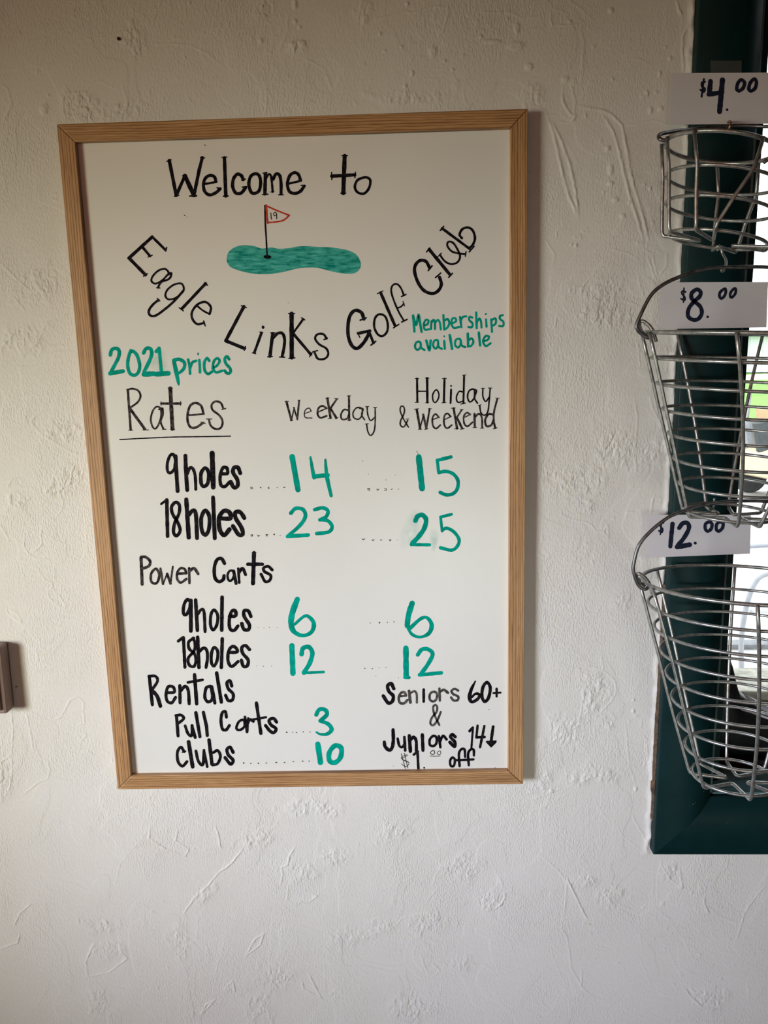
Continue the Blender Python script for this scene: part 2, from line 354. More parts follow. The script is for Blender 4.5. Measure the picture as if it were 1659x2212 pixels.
# trowel ridges: (frame x0, y0, scale, width mm, height mm, polylines)
RIDGES = [
 (0, 1700, .5, .8, .75, ["1050,265 1000,330 940,375 890,435 840,480 795,545 805,560", "405,675 370,760 380,820 470,800 550,740 520,705", "135,505 90,540 60,600", "0,700 80,670 85,635",
   "1330,800 1390,915 1310,870 1300,830", "935,915 870,980 890,940 935,915", "1005,835 970,870 1015,880 1005,835", "1275,260 1250,300 1240,340 1215,345 1222,380 1212,430",
   "1245,440 1240,490 1330,500 1370,470 1330,455", "1060,730 1100,660 1140,632 1125,680 1060,730", "650,170 645,220 720,270 800,300 815,270 760,230 770,180", "930,170 945,210 955,270"]),
 (0, 1700, .5, .5, .35, ["660,165 600,235 520,330 495,430", "1230,110 1170,190", "795,560 775,640 775,730 820,830", "805,560 805,640 800,730", "855,560 850,660", "600,885 700,870 820,830 970,860", "660,35 560,95 460,145",
   "210,865 150,955", "975,660 930,800", "1340,310 1450,300 1510,350", "0,870 80,830 160,760", "1120,350 1210,350", "1400,760 1405,880", "1330,640 1320,700"]),
 (800, 1650, .5178, .9, 1.0, ["560,535 560,560 545,585 520,605", "820,475 850,540 890,620 905,650", "1390,560 1395,590 1410,620", "1310,935 1340,975 1380,1010 1460,1030"]),
 (800, 1650, .5178, .6, .6, ["700,370 780,440 820,490 815,560 805,640", "800,645 870,648 950,660", "795,650 800,690 820,720 830,780 838,850 880,930 930,975", "1460,1030 1450,990 1400,960 1350,950 1330,925",
   "1650,505 1610,550 1560,620 1540,690 1520,750", "110,670 125,650 150,635 230,635 270,650 310,660", "210,790 225,840 240,870 270,880 290,860 250,825", "1090,210 1110,250 1140,300 1165,350",
   "180,930 165,980 185,990 195,940", "540,470 555,520", "860,770 930,755 1000,775", "880,860 880,930", "1210,390 1215,430 1250,480 1300,520 1290,430"]),
 (800, 1650, .5178, .45, .35, ["1210,605 1260,670 1310,740 1360,840", "1240,760 1270,830 1310,900", "1245,790 1300,895", "700,190 760,160 820,125 870,150", "440,270 420,300 460,370", "300,350 240,370 200,340 150,300 60,240 0,200",
   "0,540 100,510 200,460 330,430 430,410", "220,590 300,500 400,480", "930,975 1000,1000 1080,985", "1120,800 1170,920", "750,770 800,900", "940,160 1000,250", "1040,290 1150,380", "130,770 140,720 180,695",
   "0,930 60,910 130,880 160,905", "1120,640 1130,750", "500,400 545,500", "560,790 600,790 580,740 520,700", "1180,430 1180,560", "1200,430 1198,570"]),
 (1120, 200, .2411, 1.1, 1.0, ["540,125 600,140 720,155 790,175 850,210 930,300 955,450 980,600", "390,20 400,90 430,150 470,200 500,215", "470,265 500,240 510,200"]),
 (1120, 200, .2411, 1.6, .9, ["740,180 790,250 850,360 900,520 940,700 985,880 1030,1030 1080,1180 1120,1330", "930,300 980,560 1010,760 1080,980 1130,1160 1165,1330", "250,210 290,290 330,430 365,600 400,750 450,920 530,1110", "300,270 390,450 460,650 510,880 535,1110"]),
 (1120, 200, .2411, .7, .6, ["1165,1330 1150,1380 1120,1405 1190,1440 1220,1410 1250,1420 1290,1445", "1150,1460 1190,1560 1230,1680", "1200,1450 1220,1550 1250,1650", "950,290 1080,280 1200,250 1350,290", "240,1320 300,1410 325,1460 305,1560",
   "90,180 170,130 240,160 265,210 345,205", "360,265 430,270 480,265", "480,1300 550,1265 565,1310 480,1300", "560,1245 620,1215 630,1255 560,1245", "340,1250 345,1290", "840,1400 940,1430 1010,1450 1080,1510",
   "1070,1620 1090,1730 1120,1830", "1330,1430 1320,1560 1260,1640", "560,1800 580,1730 650,1650 700,1600", "640,1850 700,1790 790,1740 800,1700", "620,1850 740,1865 880,1900 940,1850 1080,1920", "350,1980 320,2120"]),
 (1120, 700, .2409, .7, .6, ["1035,650 1060,800 1065,900 1055,1000 1035,1150 1060,1320 1080,1340 1130,1300", "1220,1530 1195,1600 1185,1700", "370,1640 400,1625 520,1605", "380,1650 390,1710 450,1745 560,1765 640,1790 700,1860 760,1860 800,1800 800,1850 820,1930",
   "760,1860 810,1930", "340,1580 470,1545 600,1525 630,1430", "1070,150 1085,390", "380,1440 390,1490 440,1510", "1290,930 1200,750 1180,640", "1210,1550 1270,1560 1275,1610 1230,1600", "1330,200 1330,450"]),
 (1120, 1200, .2409, .6, .6, ["500,1300 580,1290 640,1250 655,1190 700,1160 780,1185 820,1215 825,1260", "575,1300 560,1400 545,1520 480,1560", "640,1430 635,1520 650,1600 630,1670", "650,1600 690,1640 680,1540 660,1520",
   "190,1725 300,1680 350,1620 340,1560", "230,1410 270,1450 300,1550", "420,1880 430,1980 440,2050 560,2030 640,1990 740,1970 840,1970", "440,2080 520,2040 600,2000", "530,990 560,1050 620,1080 700,1085 760,1060",
   "550,990 690,1000 800,1060 860,1120 880,1230 830,1310 750,1390 690,1450", "960,1520 975,1700 1000,1900 1050,2050", "440,540 590,480 640,530 700,520 730,455", "740,900 765,1030", "1150,1640 1160,1780 1130,1900", "1070,1660 1110,1635 1145,1650",
   "100,2200 250,2140 400,2080", "1040,2060 1050,2110"]),
 (0, 200, .3163, .8, .6, ["50,0 85,70 55,150 20,200 15,260", "440,15 432,100 450,190", "350,700 385,690 388,740 350,720", "10,610 35,580 35,650", "20,1820 10,1750 50,1690 100,1640 135,1630 110,1700 140,1770 200,1750 255,1720 255,1640 210,1570",
   "255,1720 285,1650 310,1580 380,1560 480,1510", "90,1390 130,1440 170,1490", "540,100 600,110 605,150 560,180", "280,150 310,80 340,120", "650,150 720,130", "0,1160 70,1230 130,1290 200,1350"]),
 (0, 850, .4069, .7, .65, ["230,90 180,130 165,150 200,200 250,235 350,300 430,330", "400,370 378,420 375,470 310,520 335,570 330,610 300,660", "375,470 430,460 440,400", "280,485 240,530 180,540 130,575", "40,500 60,460 110,450 115,490",
   "125,740 128,810 150,850 200,880 250,880 280,900", "225,700 215,760 225,800 160,855", "185,905 220,960 240,990 275,1005 278,1030 250,1050 260,1085 300,1120 345,1140 350,1130 320,1075 290,1060", "250,950 290,930 290,980 305,1010",
   "30,1135 45,1170 80,1195 120,1215 90,1165 30,1135", "270,1740 320,1720 345,1680 370,1630 410,1610 445,1640 440,1685 350,1690", "440,1690 450,1750 410,1760", "400,1790 435,1845 457,1810 400,1790", "60,1700 70,1800 60,1920 0,1960",
   "60,1930 65,2000 50,2100", "250,1950 265,2000 250,2050 210,2060 120,2130", "140,1700 160,1800 180,1900", "430,1910 470,1905 500,1920", "0,690 30,740 50,790", "590,1930 600,1960", "150,855 145,870"]),
 (700, 0, .5, .8, .6, ["215,90 280,70 360,50 375,60 420,45 470,30 535,35 530,80 515,130 480,180", "660,75 700,55 800,55 850,78 930,75 960,60 1000,45 1060,60", "975,50 985,110 1040,110 1100,105", "1060,0 1110,40 1160,90",
   "1030,350 1030,420 1050,480 1080,500 1085,440 1060,340", "1280,540 1240,500 1180,475 1100,460", "600,395 612,450", "125,430 145,460", "950,0 980,15 1010,0"]),
 (700, 0, .5, .6, .35, ["480,180 400,240 330,310 250,365", "540,130 600,100 660,75", "1100,120 1125,180 1115,270 1115,370", "380,315 420,295 510,300", "195,0 165,60 170,160", "860,140 900,125 930,130"]),
 (0, 0, .5, .7, .5, ["110,190 150,175 210,165", "340,175 450,160 540,135 570,150 560,200", "575,0 575,120 600,140 605,250 570,215 610,190 650,210", "640,190 750,190 830,200 900,235 960,285", "275,530 272,450 280,405 370,400 390,365 430,350 480,375 500,340",
   "530,370 545,420 550,470", "800,405 840,460", "1150,0 1180,20 1175,60 1130,90", "1215,130 1210,160 1180,160 1175,230 1140,232", "1150,355 1155,410 1148,490", "0,360 30,380 50,430 20,530", "690,45 740,25", "660,110 670,70 700,0", "1245,60 1240,150 1200,230",
   "1310,250 1400,300 1440,400", "170,470 190,450 210,480"]),
 (1359, 0, .1808, 1.3, 1.2, ["570,0 590,120 620,175"]),
 (1359, 0, .1808, 1.0, .9, ["640,860 650,760 635,640 635,430 690,330 780,310", "780,310 770,420 750,520 745,700 750,860"]),
]
BLOBS = [(700, 0, .5, "725,182,42,10 832,125,13,26 826,200,38,20 470,225,18,26 1042,343,17,13 885,290,18,16 380,318,8,14 555,303,9,6 242,148,7,9 262,222,6,5 336,202,7,5 675,160,8,8 1495,252,8,10 1450,320,7,13 1410,478,10,15 1455,470,10,10 1395,405,8,14 1375,420,8,8 1245,345,6,7 1165,203,6,6 520,265,8,6 350,375,8,6 660,95,6,5 790,85,6,5 1475,203,6,5 360,18,9,9 1240,45,12,12 1060,95,9,6 1435,400,7,7 600,240,6,5"),
 (1120, 200, .2411, "800,502,24,24 825,690,26,50 825,815,28,22 868,962,30,24 935,1105,26,24 600,210,12,16 1180,165,14,26 1265,150,16,18 1130,825,10,10 1180,860,12,20 1130,30,12,12 765,890,8,12 515,1370,16,16 475,1365,12,10 995,985,14,18"),
 (1120, 1200, .2409, "1030,1295,13,10 1030,1395,14,18 300,2110,22,16 230,2085,16,12 1050,2090,14,22"),
 (0, 0, .5, "318,47,7,6 820,15,6,7 1128,178,10,12 1275,20,10,22 1275,95,9,9 1295,120,7,7 190,475,18,22 210,413,6,6 800,250,5,6 1270,200,14,18 1305,190,18,14"),
]
ROUGH = [(0, 1700, .5, "1110,215,70,45 1450,300,80,50 470,700,80,40 1200,830,110,80 870,470,50,60 780,680,50,90 420,930,60,60 1110,940,70,80 1290,370,80,60 1540,640,130,50 1350,90,120,50 430,600,90,50"),
 (800, 1650, .5178, "500,560,60,50 380,440,110,50 900,490,80,40 370,840,60,50 230,660,90,40 1000,540,80,40 1420,980,60,50 60,680,80,40 100,280,70,50 870,60,80,40 150,1020,120,40 1250,450,70,60 730,60,40,50"),
 (1120, 200, .2411, "740,1800,260,150 800,2000,300,140"), (1120, 700, .2409, "1180,1180,120,150 900,1100,250,250 500,1400,300,200 600,1650,120,90"),
 (1120, 1200, .2409, "430,1560,150,160 700,1950,260,90 690,1180,170,170 800,1480,90,110 900,400,90,110"),
 (0, 200, .3163, "280,1290,160,130 170,1680,170,120 580,140,130,60"), (0, 850, .4069, "380,440,70,90 280,500,90,40 20,2050,50,90 330,200,130,90 80,560,80,60"),
 (0, 0, .5, "590,180,60,90 350,460,100,60 1150,60,60,60 1270,200,60,40 560,470,80,50"), (700, 0, .5, "170,60,40,70 370,420,180,40 900,400,80,60"),
]
STEP = 0.0013
X0, X1, Z0, Z1 = -0.56, 0.755, 0.50, 2.135
xs = np.arange(X0, X1, STEP); zs = np.arange(Z0, Z1, STEP)
gx, gz = np.meshgrid(xs, zs, indexing='ij')
H = np.zeros_like(gx)
# broad undulation, soft trowel planes
H += 0.0022 * (fbm(gx, gz, 4.0, 1, 2) - 0.5) + 0.0007 * (fbm(gx, gz, 17.0, 2, 2) - 0.5)
wx = gx + 0.02 * (fbm(gx, gz, 14, 3, 3) - .5); wz = gz + 0.02 * (fbm(gx, gz, 14, 4, 3) - .5)
pl = fbm(wx, wz, 9, 5, 3)
H += 0.00035 * sstep(0.545, 0.556, pl) + 0.00030 * sstep(0.42, 0.43, pl)
# rough, crumbly areas
rm = np.zeros_like(H); WARP = fbm(gx, gz, 38, 71, 3)
def window(cx, cz, r):
    i0 = max(0, int((cx - r - X0) / STEP)); i1 = min(len(xs), int((cx + r - X0) / STEP) + 2)
    j0 = max(0, int((cz - r - Z0) / STEP)); j1 = min(len(zs), int((cz + r - Z0) / STEP) + 2)
    return (slice(i0, i1), slice(j0, j1)) if i0 < i1 and j0 < j1 else None
for fx, fy, s, lst in ROUGH:
    for q in lst.split():
        u, v, a, b_ = map(float, q.split(','))
        c = P(fx + u * s, fy + v * s, 0); e = P(fx + (u + a) * s, fy + v * s, 0); g = P(fx + u * s, fy + (v + b_) * s, 0)
        ra = abs(e[0] - c[0]); rb = abs(g[2] - c[2]); w_ = window(c[0], c[2], max(ra, rb) * 1.5)
        if w_: rm[w_] = np.maximum(rm[w_], 1 - sstep(0.4, 1.25, np.hypot((gx[w_] - c[0]) / ra, (gz[w_] - c[2]) / rb) * (0.3 + 1.5 * WARP[w_])))
lump = fbm(gx * 1.2, gz * .8, 230, 9, 2, 0.6); lump2 = fbm(wx * 1.3, wz * 0.8, 90, 13, 3, 0.6)
H += rm * (0.0006 * (sstep(0.45, 0.62, lump) - 0.4) + 0.0006 * (sstep(0.50, 0.56, lump2) - 0.4))
# pimples
pim = vnoise(gx, gz, 110, 21); pmk = sstep(.5, .7, fbm(gx, gz, 6, 22, 2))
H += 0.0007 * sstep(0.93, 1.0, pim) * (0.35 + 0.65 * pmk)
# traced ridges
R_ = np.zeros_like(H); pr = np.random.default_rng(3)
for fx, fy, s, wd, ht, lines in RIDGES:
    for ln in lines:
        pts = [tuple(map(float, q.split(','))) for q in ln.split()]
        W_ = [P(fx + u * s, fy + v * s, 0)[[0, 2]] for u, v in pts]
        tot = sum(np.linalg.norm(np.array(W_[i + 1]) - W_[i]) for i in range(len(W_) - 1)); run = 0
        for i in range(len(W_) - 1):
            a = np.array(W_[i]); b_ = np.array(W_[i + 1]); L = np.linalg.norm(b_ - a)
            n = max(1, int(L / 0.0008)); nr = np.array([-(b_ - a)[1], (b_ - a)[0]]) / (L + 1e-9)
            for k in range(n):
                t = (k + .5) / n; g = (run + t * L) / max(tot, 1e-6)
                env = min(1, g * 8 + .25, (1 - g) * 8 + .25)
                jit = 0.0011 * (vnoise(np.array([(run + t * L)]), np.array([a[0]]), 210, 44)[0] - .5)
                c = a + (b_ - a) * t + nr * jit
                amp = (2.3 if fy > 1500 else 1.7) * ht * 1e-3 * env * (0.55 + 0.7 * vnoise(np.array([run + t * L]), np.array([a[1]]), 120, 45)[0]); sg = wd * 1e-3
                w_ = window(c[0], c[1], sg * 2.8)
                if w_: R_[w_] = np.maximum(R_[w_], amp * np.exp(-((gx[w_] - c[0]) ** 2 + (gz[w_] - c[1]) ** 2) / (2 * (sg * .7) ** 2)))
            run += L
for fx, fy, s, lst in BLOBS:
    for q in lst.split():
        u, v, a, b_ = map(float, q.split(','))
        c = P(fx + u * s, fy + v * s, 0); e = P(fx + (u + a) * s, fy + v * s, 0); g = P(fx + u * s, fy + (v + b_) * s, 0)
        ra = abs(e[0] - c[0]); rb = abs(g[2] - c[2]); w_ = window(c[0], c[2], max(ra, rb) * 1.6)
        if w_: R_[w_] = np.maximum(R_[w_], 0.0014 * (1 - sstep(0.55, 1.25, np.hypot((gx[w_] - c[0]) / ra, (gz[w_] - c[2]) / rb))))
H += R_
# plaster lip beside the casing
lip = np.exp(-((gx - 0.508 + 0.008 * (fbm(gx, gz, 45, 61, 3) - .5)) / 0.004) ** 2) * (gz > 0.86)
H += 0.0034 * lip * (0.1 + 1.3 * fbm(gx, gz, 60, 62, 3))
edge = np.minimum.reduce([sstep(0, .01, gx - X0), sstep(0, .01, xs[-1] - gx), sstep(0, .01, gz - Z0), sstep(0, .01, zs[-1] - gz)])
H *= edge
nX, nZ = gx.shape
V = np.stack([gx, -H, gz], -1).reshape(-1, 3).astype(np.float32)
ii, jj = np.meshgrid(np.arange(nX - 1), np.arange(nZ - 1), indexing='ij')
cxm = xs[ii] + STEP / 2; czm = zs[jj] + STEP / 2
hole = (cxm > 0.590) & (czm > 0.948)
behind = (np.abs(cxm) < 0.280) & (np.abs(czm - 1.45) < 0.440)
keep = ~(hole | behind)
a = (ii * nZ + jj)[keep]
F = np.stack([a, a + nZ, a + nZ + 1, a + 1], -1).astype(np.int32)
# coarse remainder of the wall
ex = []
def quad(x0, x1, z0, z1):
    k = len(V) + len(ex) * 4; ex.append([(x0, 0, z0), (x1, 0, z0), (x1, 0, z1), (x0, 0, z1)]); return [k, k + 1, k + 2, k + 3]
RX0, RX1, RY0, RZ1 = -2.2, 3.0, -4.2, 2.75
xe, ze = xs[-1], zs[-1]
EF = [quad(RX0, X0, 0, RZ1), quad(X0, xe, 0, Z0), quad(xe, RX1, 0, .948), quad(X0, .590, ze, RZ1), quad(.590, 1.51, 2.37, RZ1), quad(1.51, RX1, .948, RZ1),
      quad(-.2815, .2815, 1.008, 1.892)]
V = np.concatenate([V, np.array(ex, np.float32).reshape(-1, 3)])
F = np.concatenate([F, np.array(EF, np.int32)])
me = bpy.data.meshes.new('wall_back')
me.vertices.add(len(V)); me.vertices.foreach_set('co', V.ravel())
me.loops.add(F.size); me.loops.foreach_set('vertex_index', F.ravel())
me.polygons.add(len(F)); me.polygons.foreach_set('loop_start', np.arange(0, F.size, 4, dtype=np.int32)); me.polygons.foreach_set('loop_total', np.full(len(F), 4, np.int32))
me.polygons.foreach_set('use_smooth', np.ones(len(F), bool))
me.update(); me.validate()
rat = me.attributes.new('crumble', 'FLOAT', 'POINT'); ra_ = np.zeros(len(me.vertices), np.float32); ra_[:rm.size] = rm.ravel(); rat.data.foreach_set('value', ra_)
me.materials.append(M['wall'])
wall = bpy.data.objects.new('wall_back', me); COL.objects.link(wall); struct(wall)
del V, F, gx, gz, H, rm, WARP, lump, lump2, R_

# ------------------------------------------------------------------ rest of the room
struct(MB().box(RX0, RX1, RY0, 0.14, -0.1, 0.0).build('floor', M['floor']))
struct(MB().box(RX0, RX1, RY0, 0.14, RZ1, RZ1 + 0.1).build('ceiling', M['ceil']))
struct(MB().box(RX1, RX1 + 0.1, RY0, 0.14, 0, RZ1).build('wall_right', M['tan_wall']))
struct(MB().box(RX0, RX1, RY0 - 0.1, RY0, 0, RZ1).build('wall_front', M['tan_wall']))
struct(MB().box(RX0 - 0.1, RX0, RY0, 0.14, 0, RZ1).build('wall_left', M['tan_wall']))
for nm, q in (('trim_1', (RX0, .592, .004, .13, 0, RZ1)), ('trim_2', (1.50, RX1, .004, .13, 0, RZ1)), ('trim_3', (.592, 1.50, .004, .13, 0, .93)), ('trim_4', (.600, 1.50, .004, .13, 2.36, RZ1))):
    struct(MB().box(*q).build(nm, M['tan_wall']))

# ------------------------------------------------------------------ window with dark green casing
win = empty('window_1', (1.05, 0, 0.957), None, None); struct(win)
OX0, OX1, OZ0, OZ1 = .5102, 1.59, .8699, 2.45
PROF = [(0, 0.002), (0, -.0172), (.0006, -.0186), (.0018, -.0194), (.045, -.0194), (.052, -.0190), (.059, -.0178), (.066, -.0156), (.072, -.0128), (.077, -.0098), (.0815, -.0066),
        (.0835, -.0054), (.0850, -.0036), (.0858, -.0014), (.0860, .002), (.0860, .006)]
def casing(side):
    v = []
    for d, y in PROF:
        if side == 'left': v += [(OX0 + d, y, OZ0 + d), (OX0 + d, y, OZ1 - d)]
        if side == 'right': v += [(OX1 - d, y, OZ0 + d), (OX1 - d, y, OZ1 - d)]
        if side == 'bottom': v += [(OX0 + d + .0003, y, OZ0 + d), (OX1 - d, y, OZ0 + d)]
        if side == 'top': v += [(OX0 + d, y, OZ1 - d), (OX1 - d, y, OZ1 - d)]
    b = MB(); b.v = v; n = len(PROF)
    b.f = [(2 * i, 2 * i + 1, 2 * i + 3, 2 * i + 2) for i in range(n - 1)] + [(2 * n - 2, 2 * n - 1, 1, 0)]
    b.f += [tuple(2 * i for i in range(n)), tuple(2 * i + 1 for i in range(n))[::-1]]
    o = b.build('casing_board', M['green_paint'], win)
    sm = [len(p.vertices) == 4 for p in o.data.polygons]; o.data.polygons.foreach_set('use_smooth', sm)
    o.data.set_sharp_from_angle(angle=math.radians(38))
    return o
for s_ in ('left', 'bottom', 'right', 'top'): casing(s_)
SZ = float(P(1600, 1693, .04)[2])
MB().box(.5962, .6255, .038, .13, .957, 2.36).build('window_frame', M['green_paint'], win, bevel=.001)
MB().box(1.4745, 1.5038, .038, .13, .957, 2.36).build('window_frame', M['green_paint'], win, bevel=.001)
MB().box(.5965, .6002, .0, .036, .9605, 2.36).build('highlight_strip', M['edge_highlight'], win, bevel=.0012)  # added strip, imitates the lit line along the casing edge
MB().box(.6002, 1.50, .0, .036, .9585, .9612).build('highlight_strip', M['edge_highlight'], win, bevel=.0009)
MB().box(.6255, 1.4745, .04, .20, .930, SZ).build('window_sill', M['skylit_teal'], win, bevel=.0012)
MB().box(.6255, 1.4745, .04, .13, 2.33, 2.36).build('window_frame', M['green_paint'], win)
MB().box(.5962, 1.5038, .004, .04, .930, .9585).build('window_ledge', M['green_paint'], win)
MB().box(.6255, 1.4745, .196, .200, SZ, 2.33).build('glass_pane', M['glass'], win)
MB().box(.6255, 1.4745, .186, .21, SZ, SZ + .02).build('sash_rail', M['green_paint'], win, bevel=.001)
MB().box(.5962, .6255, .13, .21, .957, 2.36).build('sash_stile', M['green_paint'], win)
MB().box(1.4745, 1.5038, .13, .21, .957, 2.36).build('sash_stile', M['green_paint'], win)
# torn raw edge between plaster and casing
b = MB(); n = 130; z0 = P(1409, 1765, 0)[2]; z1 = P(1437, 1260, 0)[2]; rr = np.random.default_rng(5); wv = 0
for i in range(n):
    t = i / (n - 1); z = z0 + (z1 - z0) * t; wv = 0.75 * wv + 0.25 * rr.random()
    wdt = 0.0001 + 0.0024 * wv * math.sin(math.pi * min(1, t * 1.5)) ** 2 + (0.0018 if .12 < t < .17 else 0)
    yy = -0.0045 - 0.003 * rr.random()
    b.v += [(OX0 - .0001, yy - .003, z), (OX0 - .0022 - wdt, yy, z + .001 * rr.random()), (OX0 - .0018 - wdt * .9, -.0005, z), (OX0 + .001, -.0005, z)]
    if i:
        k = 4 * i
        for j in range(4): b.f.append((k - 4 + j, k - 4 + (j + 1) % 4, k + (j + 1) % 4, k + j))
o = b.build('torn_edge', M['raw_wood'], win)
# paint chips on the casing
b = MB()
for (u, v, r) in ((1497, 1737, 1.6), (1502, 1734, 1.4), (1490, 1741, .9), (1520, 1709, .9), (1556, 1735, 1.6), (1562, 1745, 1.2), (1548, 1729, 1.4), (1570, 1777, 1.2), (1555, 1771, .7), (1571, 1740, .8), (1554, 1402, .6)):
    c = P(u, v, -.0197); a = r * .0006
    for _ in range(3):
        dd = min(c[0] - OX0, c[2] - OZ0); yc = float(np.interp(dd, [q[0] for q in PROF], [q[1] for q in PROF])); c = P(u, v, yc)
    b.prism([(c[0] - a, c[2] - a * .6), (c[0] + a * .4, c[2] - a), (c[0] + a * 1.1, c[2] - a * .1), (c[0] + a * .2, c[2] + a * .8), (c[0] - a * .8, c[2] + a * .5)], 1, yc - .0002, yc + .0006)
tag(b.build('paint_chip', M['raw_wood'], win), None, None, kind='stuff')

# ------------------------------------------------------------------ whiteboard
TILT = math.radians(0.75); YF, YB = -.019, -.0112
BC = (0.0, 0.0, 1.45)
wb = empty('whiteboard', BC, 'oak framed white marker board with handwritten golf prices in black and green', 'whiteboard')
HW, HH, RWD = .305, .468, .0222
def rail(k, cx, cz, half):
    th = TILT + k * math.pi / 2
    b = MB(); g = .00025; yb = -.0005; r = RWD / 2
    b.prism([(-half + g, -r), (half - g, -r), (half - RWD - g, r), (-half + RWD + g, r)], 1, YF, yb)
    o = b.build('frame_rail', M['oak'], None, bevel=.0009)
    o.parent = wb
    X = cx * math.cos(TILT) - cz * math.sin(TILT); Z = cx * math.sin(TILT) + cz * math.cos(TILT)
    o.location = (X, 0, Z); o.rotation_euler = (0, -th, 0)
rail(0, 0, -HH + RWD / 2, HW); rail(2, 0, HH - RWD / 2, HW)
rail(1, HW - RWD / 2, 0, HH); rail(3, -HW + RWD / 2, 0, HH)
b = MB().box(-HW + .012, HW - .012, YB, -.002, -HH + .012, HH - .012)
o = b.build('writing_surface', M['board'], None); o.parent = wb; o.rotation_euler = (0, -TILT, 0)

CROPS = {'A': (340, 300, .3014), 'B': (260, 480, .3014), 'C': (700, 460, .2532), 'D': (220, 730, .1929), 'E': (600, 790, .3014), 'F': (320, 960, .2652),
         'G': (740, 960, .1808), 'H': (280, 1180, .2049), 'I': (540, 1270, .2652), 'J': (290, 1440, .2893), 'K': (780, 1450, .1989),
         'L': (1359, 0, .1808), 'M': (1359, 560, .1808), 'N': (1359, 1080, .1808)}
def catmull(p, n=7):
    """p: array (k,3) u,v,w"""
    closed = np.allclose(p[0][:2], p[-1][:2]) and len(p) > 3
    out = []
    N = len(p)
    for i in range(N - 1):
        p1, p2 = p[i], p[i + 1]
        p0 = p[i - 1] if i > 0 else (p[N - 2] if closed else 2 * p1 - p2)
        p3 = p[i + 2] if i + 2 < N else (p[1] if closed else 2 * p2 - p1)
        for k in range(n):
            t = k / n
            out.append(0.5 * ((2 * p1) + (-p0 + p2) * t + (2 * p0 - 5 * p1 + 4 * p2 - p3) * t * t + (-p0 + 3 * p1 - 3 * p2 + p3) * t ** 3))
    out.append(p[-1]); return np.array(out)
LEV = [0]
def letters(name, label, crop, mat, strokes, parent, y=YB, w=20, serif=8, kind=None):
    """strokes: 'u,v[,w] ...' with optional leading w:NN, L (straight) or D (dots u,v,rx,ry) or F (filled polygon)"""
    fx, fy, s = CROPS[crop]; mb = MB(); rr = random.Random(hash_(name + label))
    for st in strokes:
        tk = st.split(); wid = w; straight = False; mode = None
        while tk and (tk[0][0] in 'wLDFs' ):
            if tk[0].startswith('w:'): wid = float(tk[0][2:])
            elif tk[0] == 'L': straight = True
            elif tk[0] == 's': wid = serif; straight = True
            else: mode = tk[0]
            tk = tk[1:]
        LEV[0] = (LEV[0] + 1) % 60; yy = y - .00005 - LEV[0] * 4e-6
        vals = [tuple(map(float, q.split(','))) for q in tk]
        lay = [0]
        def put(pts2, faces):
            k = len(mb.v); lay[0] += 1
            for u, v in pts2: mb.v.append(tuple(P(fx + u * s, fy + v * s, yy - lay[0] * 5e-6)))
            mb.f.extend(tuple(k + i for i in f) for f in faces)
        if mode == 'D':
            for q in vals:
                rx, ry = (q[2], q[3]) if len(q) > 3 else (q[2], q[2])
                n = 10; put([(q[0] + rx * math.cos(6.2832 * i / n) * rr.uniform(.8, 1.1), q[1] + ry * math.sin(6.2832 * i / n) * rr.uniform(.8, 1.1)) for i in range(n)], [tuple(range(n))])
            continue
        if mode == 'F':
            p = np.array([(q[0], q[1], 0) for q in vals]); c = p.mean(0)
            if not straight: p = catmull(np.vstack([p, p[:1]]), 6)[:-1]
            put([(q[0], q[1]) for q in p], [tuple(range(len(p)))]); continue
        p = np.array([(q[0], q[1], q[2] if len(q) > 2 else wid) for q in vals])
        if not straight and len(p) > 2: p = catmull(p)
        # resample for slight wobble in width
        q = [p[0]]
        for i in range(len(p) - 1):
            L = math.hypot(*(p[i + 1] - p[i])[:2]); n = max(1, int(L / 14))
            for k in range(1, n + 1): q.append(p[i] + (p[i + 1] - p[i]) * k / n)
        p = np.array(q); N = len(p)
        ph = rr.uniform(0, 6); wob = np.array([1 + .045 * math.sin(ph + i * .9) + rr.uniform(-.035, .035) for i in range(N)])
        hw = p[:, 2] / 2 * wob * (1.2 if crop in 'LMN' else 1.14 if 'green' in mat else 1.17)
        cl = np.allclose(p[0][:2], p[-1][:2])
        tg = np.gradient(p[:, :2], axis=0) if N > 1 else np.array([[1, 0]])
        tg /= (np.linalg.norm(tg, axis=1, keepdims=True) + 1e-9); nr = np.stack([-tg[:, 1], tg[:, 0]], 1)
        Lp = p[:, :2] + nr * hw[:, None]; Rp = p[:, :2] - nr * hw[:, None]
        pts = [tuple(a) for a in Lp] + [tuple(a) for a in Rp]
        put(pts, [(i, i + 1, N + i + 1, N + i) for i in range(N - 1)])
        # end caps and joints
        for i in ({0, N - 1} | {k for k in range(1, N - 1) if tg[k] @ tg[k - 1] < .93}):
            n = 9; put([(p[i][0] + hw[i] * math.cos(6.2832 * k / n), p[i][1] + hw[i] * math.sin(6.2832 * k / n)) for k in range(n)], [tuple(range(n))])
    off = np.array(parent.location)
    me = bpy.data.meshes.new(name); me.from_pydata([tuple(np.array(v) - off) for v in mb.v], [], mb.f); me.update()
    me.materials.append(M[mat]); o = bpy.data.objects.new(name, me); COL.objects.link(o); o.parent = parent
    if label: o['label'] = label
    if kind: o['kind'] = kind
    return o
def hash_(s):
    h = 7
    for c in s: h = (h * 31 + ord(c)) % 1000003
    return h

def W_(label, crop, mat, w, strokes, serif=8, name='handwritten_word'):
    letters(name, label, crop, mat, strokes, wb, YB, w, serif, 'stuff' if name in ('dotted_line', 'speck') else None)

